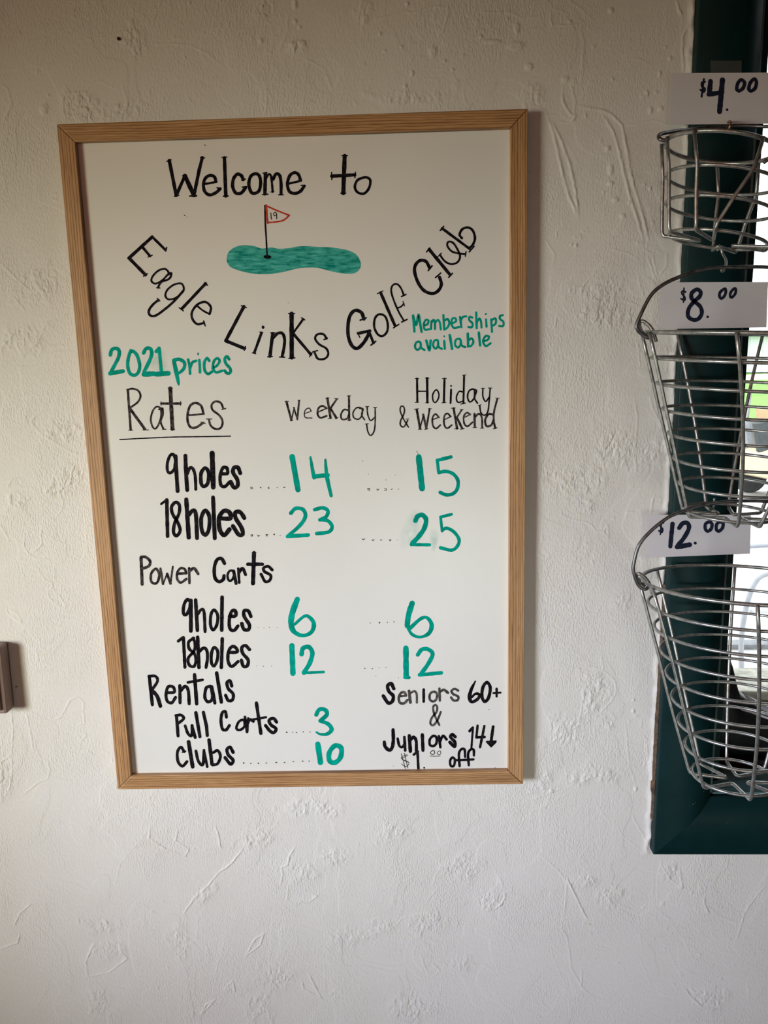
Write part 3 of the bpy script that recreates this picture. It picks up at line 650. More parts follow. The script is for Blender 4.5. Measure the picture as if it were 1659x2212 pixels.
W_('word Welcome in black serifed letters', 'A', 'black_ink', 20, [
 'L w:22 85,155 135,405', 'L w:20 135,405 197,265', 'L w:27 197,265 262,405', 'L w:21 262,405 300,220 322,135', 's 68,161 98,150', 's 308,132 338,136', 'w:9 L 122,413 153,404', 'w:11 L 232,410 280,408', 's 180,265 208,260',
 'w:14 332,322 375,318 425,306', 'w:20 420,306 408,272 375,262 342,285 330,330 340,378 375,402 420,385 450,357', 'w:10 L 428,350 456,358',
 'L w:22 480,135 490,410', 's 463,133 497,131', 'w:10 L 473,411 507,409',
 'w:21 615,292 600,262 570,254 544,290 540,345 562,388 600,388 632,350', 's w:10 605,296 630,288', 'w:9 L 608,346 640,342',
 'w:20 700,250 668,270 655,325 672,382 700,390 730,368 740,310 728,262 700,250',
 'L w:22 774,250 770,395', 'w:14 778,285 795,255 812,262 820,310 826,380', 'w:20 828,290 850,252 876,262 886,320 886,395', 's 752,400 792,396', 's 868,401 902,401', 's 757,246 785,240', 's w:6 812,381 836,378',
 'w:14 935,322 980,312 1028,300', 'w:20 1026,298 1012,258 985,242 950,262 932,320 945,375 985,391 1025,375 1052,338', 's 1030,333 1060,333'])
W_('word to in black serifed letters', 'A', 'black_ink', 20, [
 'L w:26 1342,122 1332,388', 'L w:22 1250,267 1415,258', 's 1322,120 1363,119', 's 1315,390 1350,389', 's 1248,240 1250,292', 's 1419,238 1415,280', 'w:16 1475,278 1432,298 1415,345 1435,383 1480,392 1515,355 1526,300 1505,278 1475,278'])
W_('drawing of a putting green in hatched teal marker', 'A', 'green_fill', 20, ['F 496,870 503,825 525,795 565,772 620,762 690,768 745,785 780,782 820,778 870,787 940,783 1000,772 1060,768 1150,774 1230,776 1310,787 1370,800 1420,825 1448,862 1458,905 1440,945 1395,966 1310,962 1230,945 1150,925 1070,922 1000,930 940,945 860,962 770,970 680,965 600,948 530,922 505,895'], name='marker_drawing')
W_('thin black flag pole and hole drawn on the green', 'A', 'black_ink', 10, ['w:10 771,478 773,600 780,720 786,835', 'D 790,846,31,14 788,843,26,12'], name='marker_drawing')
W_('red outlined pennant on the flag pole', 'A', 'red_ink', 10, ['w:12 780,475 784,540 790,604', 'w:10 781,480 860,515 945,548', 'w:10 945,548 905,582 850,595 788,600'], name='marker_drawing')
W_('small black number 19 in the pennant', 'A', 'black_ink', 5, ['w:5 812,530 817,576', 'w:5 853,545 838,552 833,535 845,526 854,540 855,572'])
W_('word Eagle in black letters climbing down an arc', 'B', 'black_ink', 14, [
 'L w:20 60,258 228,105', 'L w:16 228,105 322,198', 'L w:16 156,176 212,243', 'L w:20 62,258 180,378', 's 332,180 325,208', 's 228,237 198,250', 's 166,387 193,368',
 'w:12 345,362 320,335 275,345 235,382 222,420 250,440 295,420 330,385 345,362', 'w:13 335,380 365,365 350,405 300,425 280,445 270,470', 's w:6 258,470 284,472',
 'w:12 452,490 440,442 390,445 340,480 322,525 345,553 400,540 452,490', 'w:15 450,492 380,570 310,630 250,670 210,665 205,630 235,588 272,558', 's w:7 262,545 282,565',
 'L w:18 610,440 440,620', 's 604,432 623,453', 's 421,612 451,636', 'w:12 545,595 590,632 638,658', 'w:15 640,658 648,608 610,572 555,588 515,640 515,690 550,730 600,722', 'w:9 L 597,708 608,743'])
W_('word Links in black letters along the bottom of the arc', 'B', 'black_ink', 16, [
 'L w:21 885,605 755,850', 'L w:21 755,850 890,905', 's 867,598 903,612', 's 897,890 888,919', 'D 1022,752,11,13', 'L w:17 1012,792 960,935', 's 946,936 970,942', 's 1000,788 1020,792',
 'L w:21 1092,797 1072,960', 'w:19 1092,832 1128,797 1162,798 1177,840 1172,900 1160,960', 's 1055,965 1090,962', 's 1140,966 1178,968', 's 1078,793 1108,793',
 'L w:27 1227,656 1228,970', 'L w:14 1310,695 1240,792', 'L w:18 1240,800 1365,948', 's 1205,654 1249,655', 's 1208,976 1251,972', 's 1298,685 1322,700', 's 1374,935 1355,965',
 'w:14 1478,835 1455,803 1412,804 1396,835 1425,875 1475,905 1490,945 1465,978 1415,978 1390,930', 's w:10 1460,842 1483,830', 's 1380,928 1414,920'])
W_('word Golf in black letters rising along the arc', 'C', 'black_ink', 18, [
 'w:26 340,905 318,850 265,832 222,875 204,960 208,1060 240,1135 285,1155 335,1110 372,1050 385,1012', 'L w:22 290,1028 392,1005', 'L w:20 382,1010 422,1110', 'w:12 L 308,915 360,895', 'w:9 L 284,1018 305,1062', 'w:12 L 400,1128 441,1095',
 'w:17 470,865 434,900 428,975 458,1035 500,1050 538,1010 542,940 518,880 470,865', 'L w:22 482,680 605,962', 's 454,689 503,665', 'w:10 L 592,981 638,950',
 'w:14 680,700 655,640 620,606 584,620 573,670 600,760 640,850 678,915', 'w:12 628,810 655,800 680,775', 's w:11 660,713 698,695', 's 673,756 686,793', 's w:11 662,931 709,908'])
W_('word Club in black letters at the top right of the arc', 'C', 'black_ink', 18, [
 'w:24 900,468 870,415 822,405 782,440 772,500 800,590 850,660 920,688 972,665 1000,610 985,550', 'w:12 L 888,492 921,452', 'w:11 L 950,552 995,513', 'L w:24 897,312 1075,528', 'w:10 L 874,333 901,297', 'w:10 L 1062,551 1096,514',
 'w:15 988,358 1030,412 1085,437 1138,420 1160,370 1140,315 1100,255 1060,247 1052,282 1090,328 1150,345 1198,350', 's 970,373 1001,342', 'w:9 L 1205,370 1211,328', 'L w:20 1007,132 1240,305', 'w:18 1175,215 1156,185 1178,140 1225,124 1268,150 1287,215 1270,268 1240,300', 's w:11 990,151 1021,114', 'w:11 L 1238,332 1280,285'])
W_('word Memberships in green', 'C', 'green_ink', 18, ['w:18 758,875 765,940 770,1012', 'w:18 760,880 785,955 805,868 818,940 832,1015', 'w:16 850,962 882,948 890,918 868,912 850,950 860,995 895,992', 'w:16 916,922 911,990', 'w:16 915,938 935,912 945,940 946,990', 'w:16 948,938 970,912 987,935 996,995',
 'w:18 1018,872 1025,996', 'w:17 1022,922 1055,905 1068,945 1045,985 1022,988', 'w:17 1096,942 1126,922 1118,898 1093,905 1088,950 1110,982 1152,972', 'w:18 1160,888 1172,975', 'w:17 1166,918 1185,888 1212,882', 'w:17 1265,892 1240,888 1240,915 1266,942 1260,975 1232,973',
 'w:18 1298,850 1302,984', 'w:16 1304,932 1326,900 1340,935 1343,978', 'w:17 1382,908 1386,970', 'D 1380,862,10,10', 'w:17 1426,908 1433,1015', 'w:17 1426,916 1462,900 1464,942 1436,964', 'w:17 1525,872 1500,880 1502,905 1530,930 1526,965 1494,965'])
W_('word available in green', 'C', 'green_ink', 17, ['w:17 820,1102 787,1105 776,1145 798,1168 822,1145 820,1102', 'w:17 824,1110 830,1150 858,1170', 'w:19 872,1088 898,1172 910,1088', 'w:17 970,1087 940,1092 931,1132 950,1158 970,1135 970,1087', 'w:17 972,1095 978,1142 1005,1160', 'w:17 1025,1092 1030,1160', 'D 1025,1052,9,9', 'w:20 1072,1042 1092,1160',
 'w:17 1160,1077 1126,1082 1118,1125 1143,1148 1164,1120 1160,1077', 'w:17 1166,1085 1175,1130 1205,1145', 'w:19 1226,1030 1229,1138', 'w:17 1230,1090 1258,1070 1274,1100 1255,1133 1230,1138', 'w:19 1320,1020 1331,1130', 'w:17 1360,1096 1398,1080 1405,1054 1377,1052 1356,1095 1380,1135 1420,1112'])
W_('bold green number 2021', 'D', 'green_ink', 34, ['w:36 94,193 110,135 160,116 194,150 185,220 150,290 100,385', 'L w:42 92,398 238,372', 'w:33 325,140 300,210 288,300 310,390 358,418 405,390 424,310 400,210 365,160 322,142', 'w:36 466,170 492,122 535,116 558,160 540,240 470,385', 'w:50 L 470,408 580,400', 'w:36 L 608,152 640,118', 'w:33 L 640,112 668,390', 'w:50 L 606,406 742,396'])
W_('word prices in green', 'D', 'green_ink', 28, ['808,268,40 836,400,40 856,500,28 861,530,10', '805,250,36 865,240,36 922,275,34 918,340,32 870,388,30 835,396,20', 'w:26 965,242 982,320 987,400', 'w:28 988,335 1012,275 1055,256', 'w:26 1090,248 1095,310 1098,385', 'D 1078,178,11,17', 'w:28 1202,255 1175,228 1146,280 1152,365 1190,403 1232,378',
 'w:26 1238,340 1290,308 1318,255 1288,228 1252,268 1245,340 1280,385 1345,368', 'w:29 1425,240 1400,208 1376,235 1390,290 1435,340 1438,385 1405,398 1372,365'])
W_('word Rates in thin black serifed letters', 'D', 'thin_ink', 20, ['L w:22 290,585 322,1030', 'w:19 285,582 340,568 405,590 432,650 400,720 310,785', 'L w:26 312,790 480,1020', 's 298,1032 346,1032', 'w:9 L 458,1030 521,1030', 'w:17 655,788 610,772 568,820 547,910 565,990 600,1016 638,960 663,870 655,788', 'w:17 640,800 678,790 682,860 658,940 690,1020', 's 678,1023 719,1023',
 'L w:36 765,562 790,1020', 'L w:23 665,735 880,735', 's 740,561 792,562', 's 766,1026 816,1025', 's 661,714 664,757', 's 882,710 880,754', 'w:18 960,865 1050,860 1142,850', 'w:24 1138,850 1112,762 1050,728 988,762 960,860 965,950 1000,1003 1060,1000 1135,950', 's w:10 1110,942 1157,958',
 'w:21 1360,790 1330,726 1270,712 1230,750 1242,808 1318,870 1352,940 1330,1008 1270,1018 1218,980 1200,915', 's w:12 1345,800 1387,790', 's w:10 1170,908 1232,908'])
W_('long black underline below Rates', 'D', 'black_ink', 12, ['w:12 200,1138 450,1125 800,1110 1100,1106 1440,1100'], name='marker_line')
W_('word Weekday in thin black letters', 'E', 'thin_ink', 9, ['L w:14 62,258 98,390', 'L w:8 98,390 118,300', 'L w:9 115,300 140,385', 'L w:12 140,385 153,250', 's w:5 50,258 78,255', 's w:5 144,249 161,247', 's w:5 88,395 106,392', 'w:6 195,342 240,326', 'w:7 240,326 225,304 200,315 190,345 200,372 245,375',
 'w:8 290,332 350,305', 'w:12 350,305 320,288 292,305 285,345 305,373 350,360', 'L w:15 356,235 378,375', 'L w:12 422,240 375,310', 'L w:14 380,310 420,375', 's w:5 344,235 369,230', 's w:5 406,235 433,238', 's w:5 360,379 387,375', 's w:5 410,381 433,372', 'L w:13 510,218 512,390', 'w:11 508,320 475,315 453,350 460,383 495,380 510,350', 's w:5 496,217 524,216', 's w:6 502,392 526,388',
 'w:9 600,305 565,302 540,335 545,372 580,383 605,350 600,305', 'w:9 585,305 612,312 600,350 622,388', 'w:9 640,295 645,350 665,393 695,370', 'w:9 698,300 698,400 690,470 665,500 645,470 637,420', 's w:5 629,293 653,293', 's w:5 684,300 709,298', 's w:5 627,418 649,415'])
W_('word Holiday in thin black letters', 'E', 'black_ink', 9, ['L w:13 998,92 1000,260', 'L w:15 1070,90 1072,262', 'L w:8 1005,183 1070,183', 's w:5 984,92 1011,92', 's w:5 1057,88 1084,90', 's w:5 984,263 1009,262', 's w:5 1059,266 1083,265', 'w:9 1130,175 1110,210 1115,255 1135,260 1155,220 1147,182 1130,175', 'L w:13 1195,92 1190,262', 's w:5 1179,92 1209,92', 's w:5 1176,266 1206,262',
 'L w:12 1242,170 1238,268', 'D 1242,145,7,7', 'L w:12 1335,70 1330,270', 'w:9 1330,190 1300,185 1280,225 1290,262 1325,255', 's w:5 1324,68 1349,66', 's w:7 1312,275 1343,268', 'w:10 1400,167 1370,182 1360,225 1376,260 1405,235 1410,185 1400,167', 'w:10 1398,168 1424,180 1410,230 1430,268', 'w:9 1470,162 1470,220 1490,256 1515,225', 'w:9 1522,162 1515,250 1505,330 1480,355 1455,335 1447,285', 's w:5 1459,162 1483,162', 's w:5 1509,160 1534,160', 's w:5 1436,285 1457,280'])
W_('ampersand and word Weekend in thin black letters', 'E', 'thin_ink', 10, ['w:9 932,390 905,437 880,428 880,395 905,340 905,300 885,290 877,322 900,380 936,440', 's w:5 920,383 940,380', 'L w:15 996,315 1020,450', 'L w:8 1020,450 1045,350', 'L w:14 1042,350 1065,450', 'L w:12 1065,450 1088,310', 's w:5 979,312 1009,308', 's w:5 1079,308 1101,308', 's w:5 1007,456 1031,455', 's w:5 1051,456 1076,452',
 'w:7 1112,385 1155,370', 'w:11 1155,370 1130,347 1109,375 1112,428 1135,450 1165,425', 'w:7 1197,385 1240,365', 'w:11 1240,365 1215,342 1193,365 1194,425 1215,448 1247,425', 'L w:14 1260,305 1285,450', 'L w:10 1318,318 1280,375', 'L w:14 1285,375 1322,450', 's w:5 1244,305 1272,303', 's w:5 1307,315 1329,315', 's w:5 1267,453 1296,450', 's w:6 1309,456 1336,450',
 'w:7 1337,370 1380,350', 'w:11 1380,350 1355,337 1333,365 1337,415 1360,434 1396,405', 'L w:14 1410,345 1412,440', 'w:12 1413,370 1440,345 1462,370 1465,445', 's w:5 1399,443 1426,442', 's w:5 1451,448 1476,446', 'w:12 1573,238 1550,330 1548,390 1558,447', 'w:13 1543,350 1510,348 1486,390 1496,433 1530,425 1546,390', 's w:5 1561,231 1588,234', 's w:6 1546,453 1571,444'])
H9 = ['w:21 222,118 205,82 178,92 157,150 157,212 180,233 213,200 220,150', 'w:27 223,95 230,230 240,380', 'w:28 303,92 308,230 318,372', 'w:22 318,240 340,192 365,200 383,260 388,365', 'w:26 455,197 430,240 432,318 455,342 484,318 494,250 480,202 455,197', 'L w:35 521,72 530,350', 'w:24 603,240 645,236 640,192 608,192 586,260 592,330 625,343 662,308', 'w:28 750,235 730,187 697,192 692,232 725,285 728,338 697,350 672,305']
W_('black words 9 holes on the first price line', 'F', 'black_ink', 24, H9)
W_('faint dotted leader after the first 9 holes', 'F', 'thin_ink', 5, ['w:4 850,350 838,348 834,357 844,363 853,356', 'D 916,352,7,5 1050,352,4,4 1108,350,10,4', 'w:4 986,348 978,352 980,360 988,358'], name='dotted_line')
W_('green number 14', 'F', 'green_ink', 30, ['w:39 L 1172,100 1220,370', '1322,102,14 1335,190,24 1352,272,28', 'L w:32 1350,262 1462,250', '1443,125,15 1455,260,28 1490,418,24'])
W_('black words 18 holes on the second price line', 'F', 'black_ink', 26, ['w:17 L 106,485 150,452', 'w:25 L 151,452 158,748', 'w:23 225,470 190,510 200,570 238,630 260,700 232,745 206,715 216,640 250,565 255,500 225,470', 'w:30 L 310,448 330,758', 'w:28 328,575 365,538 388,570 398,765', 'w:27 465,537 432,600 437,700 465,738 494,690 498,590 465,537', 'w:28 L 528,430 542,765', 'w:31 580,602 668,602 660,552 615,543 577,600 583,695 620,738 662,692', 'w:29 783,600 750,553 712,552 712,600 758,675 770,728 737,735 690,665'])
W_('faint dotted leader after the first 18 holes', 'F', 'thin_ink', 5, ['w:5 835,738 848,736 850,746 838,747', 'w:5 892,738 897,748 908,742', 'w:5 974,734 962,734 962,746 974,744', 'D 1026,733,6,6 1075,742,6,3'], name='dotted_line')
W_('green number 23', 'F', 'green_ink', 28, ['w:27 1162,560 1200,522 1260,530 1280,585 1240,655 1145,742', 'L w:28 1135,750 1302,738', 'w:27 1355,532 1420,517 1464,540 1450,588 1398,615', 'w:27 1398,614 1460,620 1498,668 1470,713 1372,726'])
W_('green number 15', 'G', 'green_ink', 36, ['L w:64 910,150 950,528', 'L w:38 1132,190 1295,150', 'L w:34 1132,188 1148,340', 'w:38 1150,338 1230,322 1320,352 1378,430 1370,530 1320,588 1240,603 1165,573'])
W_('faint dotted leaders before 15', 'G', 'thin_ink', 6, ['w:6 328,528 300,525 305,545 325,548 312,532', 'w:7 408,535 420,548 432,532', 'w:7 500,532 520,530 522,548 502,548', 'w:6 578,540 597,530', 'D 667,535,7,5', 'w:5 882,78 905,115'], name='dotted_line')
W_('green number 25', 'G', 'green_ink', 36, ['w:50 870,912 898,858 955,845 998,900 975,1005 910,1100 835,1180', 'L w:34 820,1197 1040,1200', 'L w:33 1172,868 1302,835', 'L w:30 1170,866 1190,1035', 'w:36 1190,1022 1250,1002 1335,1050 1392,1140 1368,1220 1300,1263 1170,1235'])
W_('faint dotted leaders before 25', 'G', 'thin_ink', 6, ['w:8 232,1128 250,1140 262,1125', 'w:7 350,1138 362,1150 378,1134', 'w:7 452,1146 470,1138', 'w:7 556,1138 570,1152 578,1134', 'D 655,1143,5,4'], name='dotted_line')
W_('word Power in fading black letters', 'H', 'thin_ink', 24, ['L w:29 120,120 132,400', 'w:26 120,112 170,115 216,160 200,210 130,237', 'w:24 265,242 227,290 227,368 265,393 298,370 312,300 290,247 265,242', 'L w:22 325,235 352,398', 'L w:15 352,398 395,290', 'L w:24 395,290 430,393', 'L w:18 430,393 455,215', 'w:24 500,290 598,285', 'w:23 598,285 580,242 537,232 502,280 503,348 540,383 598,345', 'w:23 L 627,230 630,388', 'w:26 637,260 680,232 722,292'])
W_('word Carts in bold black letters', 'H', 'black_ink', 26, ['w:32 1000,182 970,132 922,142 894,220 898,328 940,373 985,352 995,312', 'w:22 1090,262 1052,262 1032,310 1047,362 1080,353 1100,300 1090,262', 'w:29 L 1096,262 1122,393', 'w:24 L 1145,235 1155,383', 'w:28 1153,280 1190,232 1222,300', 'w:37 L 1311,70 1300,393', 'w:33 L 1246,190 1400,190', 'w:27 1503,250 1460,212 1412,230 1422,268 1485,305 1478,357 1430,373 1385,295', 's w:4 1283,62 1340,65'])
W_('black words 9 holes under Power Carts', 'H', 'black_ink', 30, ['w:30 638,580 605,562 572,620 567,708 600,718 633,650 640,590', 'L w:35 645,570 645,893', 'L w:33 695,567 714,888', 'w:28 718,718 750,672 783,690 795,900', 'w:28 890,672 857,720 852,828 880,882 918,830 928,730 890,672', 'L w:33 974,537 970,886', 'w:31 1050,740 1118,732 1110,677 1072,692 1050,778 1057,868 1100,888 1142,840', 'w:32 1278,740 1250,682 1207,682 1207,740 1262,830 1248,882 1202,873 1182,815'])
W_('black words 18 holes under Power Carts', 'H', 'black_ink', 28, ['w:27 L 512,1000 562,962', 'w:29 L 566,962 582,1275', 'w:27 675,968 622,1010 627,1080 680,1130 698,1200 678,1267 628,1252 617,1180 680,1100 688,1020 668,968', 'w:32 L 716,957 730,1278', 'w:28 727,1120 778,1072 813,1100 820,1180 805,1278', 'w:28 890,1067 862,1130 862,1228 890,1262 922,1200 928,1110 890,1067', 'w:31 L 976,975 966,1278', 'w:29 1050,1120 1133,1115 1120,1072 1080,1057 1042,1110 1037,1210 1075,1268 1143,1215', 'w:30 1263,1090 1220,1047 1182,1070 1192,1130 1248,1198 1238,1262 1197,1263 1177,1200'])
W_('faint dotted leaders after the cart prices', 'H', 'thin_ink', 5, ['D 1355,858,5,4 1415,862,4,4 1473,855,5,5 1555,857,5,4 1335,1262,4,4 1410,1265,5,5 1497,1265,5,4'], name='dotted_line')
W_('green number 6 in the weekday column', 'I', 'green_ink', 30, ['386,92,40 348,195,44 334,285,42 358,355,36 428,388,26 500,360,30 520,290,32 482,237,26 440,232,22 362,298,22'])
W_('green number 12 in the weekday column', 'I', 'green_ink', 30, ['L w:39 341,472 350,695', 'w:33 420,540 432,492 480,482 508,530 488,610 440,690', 'L w:20 440,692 600,685'])
W_('green number 6 in the holiday column', 'I', 'green_ink', 30, ['1321,125,42 1292,220,40 1280,308,38', '1285,330,18 1325,382,24 1390,400,20 1458,368,30 1480,300,32 1440,242,24 1385,255,26 1300,332,28'])
W_('green number 12 in the holiday column', 'I', 'green_ink', 30, ['L w:40 1270,490 1272,715', 'L w:26 1262,728 1295,730', 'w:30 1366,545 1400,502 1450,500 1488,540 1450,620 1392,702', 'L w:27 1382,708 1558,692'])
W_('faint dotted leaders between the cart prices', 'I', 'thin_ink', 5, ['D 980,286,4,4 1055,283,7,7 1120,280,5,5 1173,276,5,5 936,655,5,5 996,657,5,5 1052,650,4,3 1107,648,4,4'], name='dotted_line')
W_('word Rentals in bold black letters', 'J', 'black_ink', 20, ['L w:22 112,72 135,285', 'w:19 108,72 158,72 173,110 127,180', 'w:25 130,178 170,220 195,295', 'w:20 240,195 298,190 290,152 252,152 237,210 247,258 280,270 308,230', 'w:21 L 340,142 342,270', 'w:21 348,180 380,147 403,180 410,278', 'w:24 L 450,60 466,278', 'w:18 L 400,118 510,99', 'w:21 568,147 537,160 527,228 550,263 583,240 575,155', 'w:22 L 578,150 602,272', 'w:23 L 615,48 650,265', 'w:21 728,145 715,107 692,120 702,165 738,205 733,248 702,253 682,215'])
W_('words Pull Carts in bold black letters', 'J', 'black_ink', 18, ['L w:21 315,365 327,518', 'w:19 310,365 350,362 368,390 318,430', 'w:19 380,442 400,498 428,515 432,440', 'L w:20 430,440 455,530', 'L w:22 460,345 490,523', 'L w:22 516,342 540,450 545,515', 'w:20 688,378 680,337 657,345 647,400 657,463 685,473 710,440', 'w:17 818,400 782,410 762,460 790,473 823,445 818,400', 'w:19 L 826,375 842,488', 'w:14 L 850,385 845,480', 'w:19 845,430 862,395 890,410', 'L w:22 912,272 945,498', 'w:16 L 862,400 984,378', 'w:21 1063,415 1040,387 1007,400 1020,435 1058,463 1043,493 1012,480 980,440'])
W_('word Clubs in bold black letters', 'J', 'black_ink', 20, ['w:19 373,635 347,602 322,640 327,710 360,743 393,710', 's w:8 358,640 385,632', 'w:25 L 405,562 436,748', 'w:19 460,630 478,705 512,732 520,625', 'w:17 L 520,630 545,748', 'L w:23 558,548 580,728', 'w:19 590,642 623,627 643,670 623,723 585,735', 'w:21 738,640 715,602 692,620 702,660 738,700 718,728 678,680'])
W_('dotted leader after Pull Carts', 'J', 'thin_ink', 5, ['D 1138,490,7,5 1183,490,5,3 1212,492,6,4 1262,487,5,4 1312,488,4,4'], name='dotted_line')
W_('dotted leader after Clubs', 'J', 'black_ink', 5, ['D 817,720,6,6 870,722,7,4 927,722,7,5 987,720,7,4 1060,716,7,4 1122,716,8,3 1188,709,6,4 1258,706,7,4 1306,706,5,4 205,809,14,5'], name='dotted_line')
W_('green number 3', 'J', 'green_ink', 26, ['w:27 1358,360 1380,322 1423,322 1438,358 1388,405', '1390,405,24 1448,430,26 1473,470,28 1440,503,24 1390,505,16 1360,490,12'])
W_('green number 10', 'J', 'green_ink', 30, ['L w:36 1370,578 1390,715', 'w:32 1500,590 1457,640 1457,700 1495,718 1538,680 1545,610 1500,590'])
W_('word Seniors in black letters', 'K', 'black_ink', 22, ['w:33 355,190 325,133 288,160 302,220 348,268 338,328 292,343 240,268'])
W_('faded black letters of Seniors', 'K', 'grey_ink', 24, ['w:20 415,272 488,265', 'w:24 488,265 468,228 432,237 408,290 422,343 468,348 503,312', 'L w:27 520,215 535,340', 'w:20 532,240 578,217 603,250 605,340', 'w:22 785,222 747,250 747,308 785,328 818,300 823,242 785,222', 'w:22 L 850,188 855,320', 'w:24 862,220 900,202 943,235', 'w:22 1053,210 1015,192 982,215 1002,250 1053,275 1048,313 1005,318 977,285'])
W_('bold black letter i in Seniors', 'K', 'black_ink', 26, ['L w:27 680,200 680,328'])
W_('bold black number 60', 'K', 'black_ink', 26, ['1240,110,16 1196,200,32 1177,288,36 1205,333,30 1268,300,30 1285,255,28 1242,245,24 1195,290,20', 'w:31 1368,122 1325,170 1312,270 1340,328 1383,290 1403,180 1368,122', ])
W_('black plus sign after 60', 'K', 'black_ink', 26, ['L w:23 1472,190 1472,273', 'L w:20 1437,238 1515,232'])
W_('small black ampersand', 'K', 'grey_ink', 20, ['w:21 865,442 830,530 782,588 752,560 772,500 820,440 825,382 800,367 782,400 800,480 850,585'])
W_('word Juniors in bold black letters', 'K', 'black_ink', 26, ['w:33 347,635 350,740 340,820 308,858 262,820 252,768', 'w:25 397,732 415,808 448,823 473,790', 'w:27 L 470,715 479,860', 'w:34 L 524,700 535,870', 'w:30 540,742 573,715 598,760 600,868', 'w:32 L 665,690 672,860', 'w:25 785,702 747,740 747,798 785,813 818,780 818,720 785,702', 'w:26 L 845,705 861,825', 'w:26 858,760 890,702 928,740', 'w:31 1023,712 990,687 972,715 1018,770 1013,818 963,770'])
W_('black 14 with a thick down arrow', 'K', 'black_ink', 22, ['w:26 L 1178,650 1213,612', 'w:20 L 1215,612 1197,845', 'w:23 L 1265,590 1252,718', 'w:26 L 1252,718 1340,714', 'w:24 L 1339,595 1292,825', 'w:29 L 1434,602 1412,760', 'L F 1352,768 1362,755 1455,750 1474,752 1470,775 1412,832'])
W_('thin sketched dollar sign', 'K', 'thin_ink', 6, ['w:6 500,905 440,930 445,955 512,985 515,1015 480,1035 440,1008', 'w:6 505,915 450,945 470,970 518,990', 'w:7 L 437,895 480,1055', 'w:7 L 470,890 508,1052'])
W_('black 1 dollar figure with a point', 'K', 'black_ink', 24, ['w:25 L 572,905 615,872', 'w:25 L 612,870 622,1060', 'D 685,1048,11,12'])
W_('tiny raised double zero', 'K', 'thin_ink', 6, ['w:8 775,863 753,885 770,904 795,895 796,868 775,863', 'w:6 848,866 826,885 840,907 862,898 863,870 848,866'])
W_('tiny underline of the raised zeros', 'K', 'thin_ink', 6, ['w:6 750,921 810,923 860,920'], name='marker_line')
W_('word off in black', 'K', 'black_ink', 22, ['w:23 990,937 966,975 975,1028 1008,1025 1018,960 990,937', 'w:24 1130,930 1123,850 1088,848 1062,900 1070,1030', 'w:24 1225,915 1222,853 1188,852 1162,900 1170,1022', 'w:22 L 1030,966 1220,958'])
# wiped green ink and small specks
def smear(label, crop, cx, cy, rx, ry, rot=0.0):
    fx, fy, sc_ = CROPS[crop]; n = 28; rings = (0, .35, .6, .8, 1.0); fade = (1, .9, .6, .25, 0); v = []; fd = []; f = []
    off = np.array(wb.location)
    for k, q in enumerate(rings):
        for i in range(n):
            a = 6.2832 * i / n; w_ = 1 + .12 * math.sin(3 * a + cx)
            x_, y_ = rx * q * w_ * math.cos(a), ry * q * w_ * math.sin(a)
            u = cx + x_ * math.cos(rot) - y_ * math.sin(rot); t = cy + x_ * math.sin(rot) + y_ * math.cos(rot)
            v.append(tuple(P(fx + u * sc_, fy + t * sc_, YB - .00002) - off)); fd.append(fade[k])
        if k:
            for i in range(n): f.append(((k - 1) * n + i, (k - 1) * n + (i + 1) % n, k * n + (i + 1) % n, k * n + i))
    me_ = bpy.data.meshes.new('ink_smear'); me_.from_pydata(v, [], f); me_.update()
    at_ = me_.attributes.new('fade', 'FLOAT', 'POINT'); at_.data.foreach_set('value', fd)
    me_.materials.append(M['smudge']); o_ = bpy.data.objects.new('ink_smear', me_); COL.objects.link(o_); o_.parent = wb; o_['label'] = label
smear('pale wiped green smear beside 25', 'G', 830, 1040, 150, 260, .25)
smear('faint wiped green smear right of 25', 'G', 1090, 1130, 60, 160)
smear('faint wiped green smear behind 2021', 'D', 640, 280, 130, 170)
W_('tiny dark specks on the board', 'G', 'grey_ink', 5, ['D 240,198,6,5 310,355,5,4 630,365,4,5 518,425,6,5 -400,170,5,5 900,-700,6,5 -650,-1690,5,5'], name='speck')
W_('tiny dark specks along the board bottom', 'K', 'grey_ink', 5, ['D 1603,905,7,9 1310,1058,7,4 1370,1065,5,4 1455,1050,8,4 1390,415,5,5 350,1030,4,4 160,50,4,4 408,72,4,4'], name='speck')
W_('tiny dark specks near the pennant', 'A', 'grey_ink', 5, ['D 340,45,8,4 195,548,6,5 210,560,3,3'], name='speck')

# ------------------------------------------------------------------ price cards
def card(corners, y, label, cname, word_label, strokes, group='price cards on the window casing'):
    pts = [P(u, v, y) for u, v in corners]       # TL TR BR BL
    c = sum(pts) / 4
    e = empty('price_card', (c[0], y, c[2]), label, 'price card', group)
    b = MB(); b.prism([(p[0], p[2]) for p in pts], 1, y, y + .0004); b.build('paper', M['card'], e)
    letters('handwritten_price', word_label, cname, 'card_ink', strokes, e, y, 20, 8)
    return e
card([(1450, 158), (1690, 156.6), (1690, 267), (1447, 269)], -.0200, 'white price card reading $4.00, highest of the three, above the small basket', 'L', 'dark figures $4.00',
     ['w:22 905,978 872,985 870,1030 903,1060 888,1100 852,1072', 'w:20 L 893,945 866,1155', 'w:48 L 972,970 958,1120', 'w:48 L 950,1128 1110,1104', 'w:52 L 1115,955 1080,1335', 'D 1170,1312,17,18', 'w:36 1335,955 1297,1000 1287,1065 1315,1085 1362,1050 1378,985 1335,955', 'w:36 1490,945 1442,1000 1432,1070 1465,1085 1508,1048 1520,975 1490,945'])
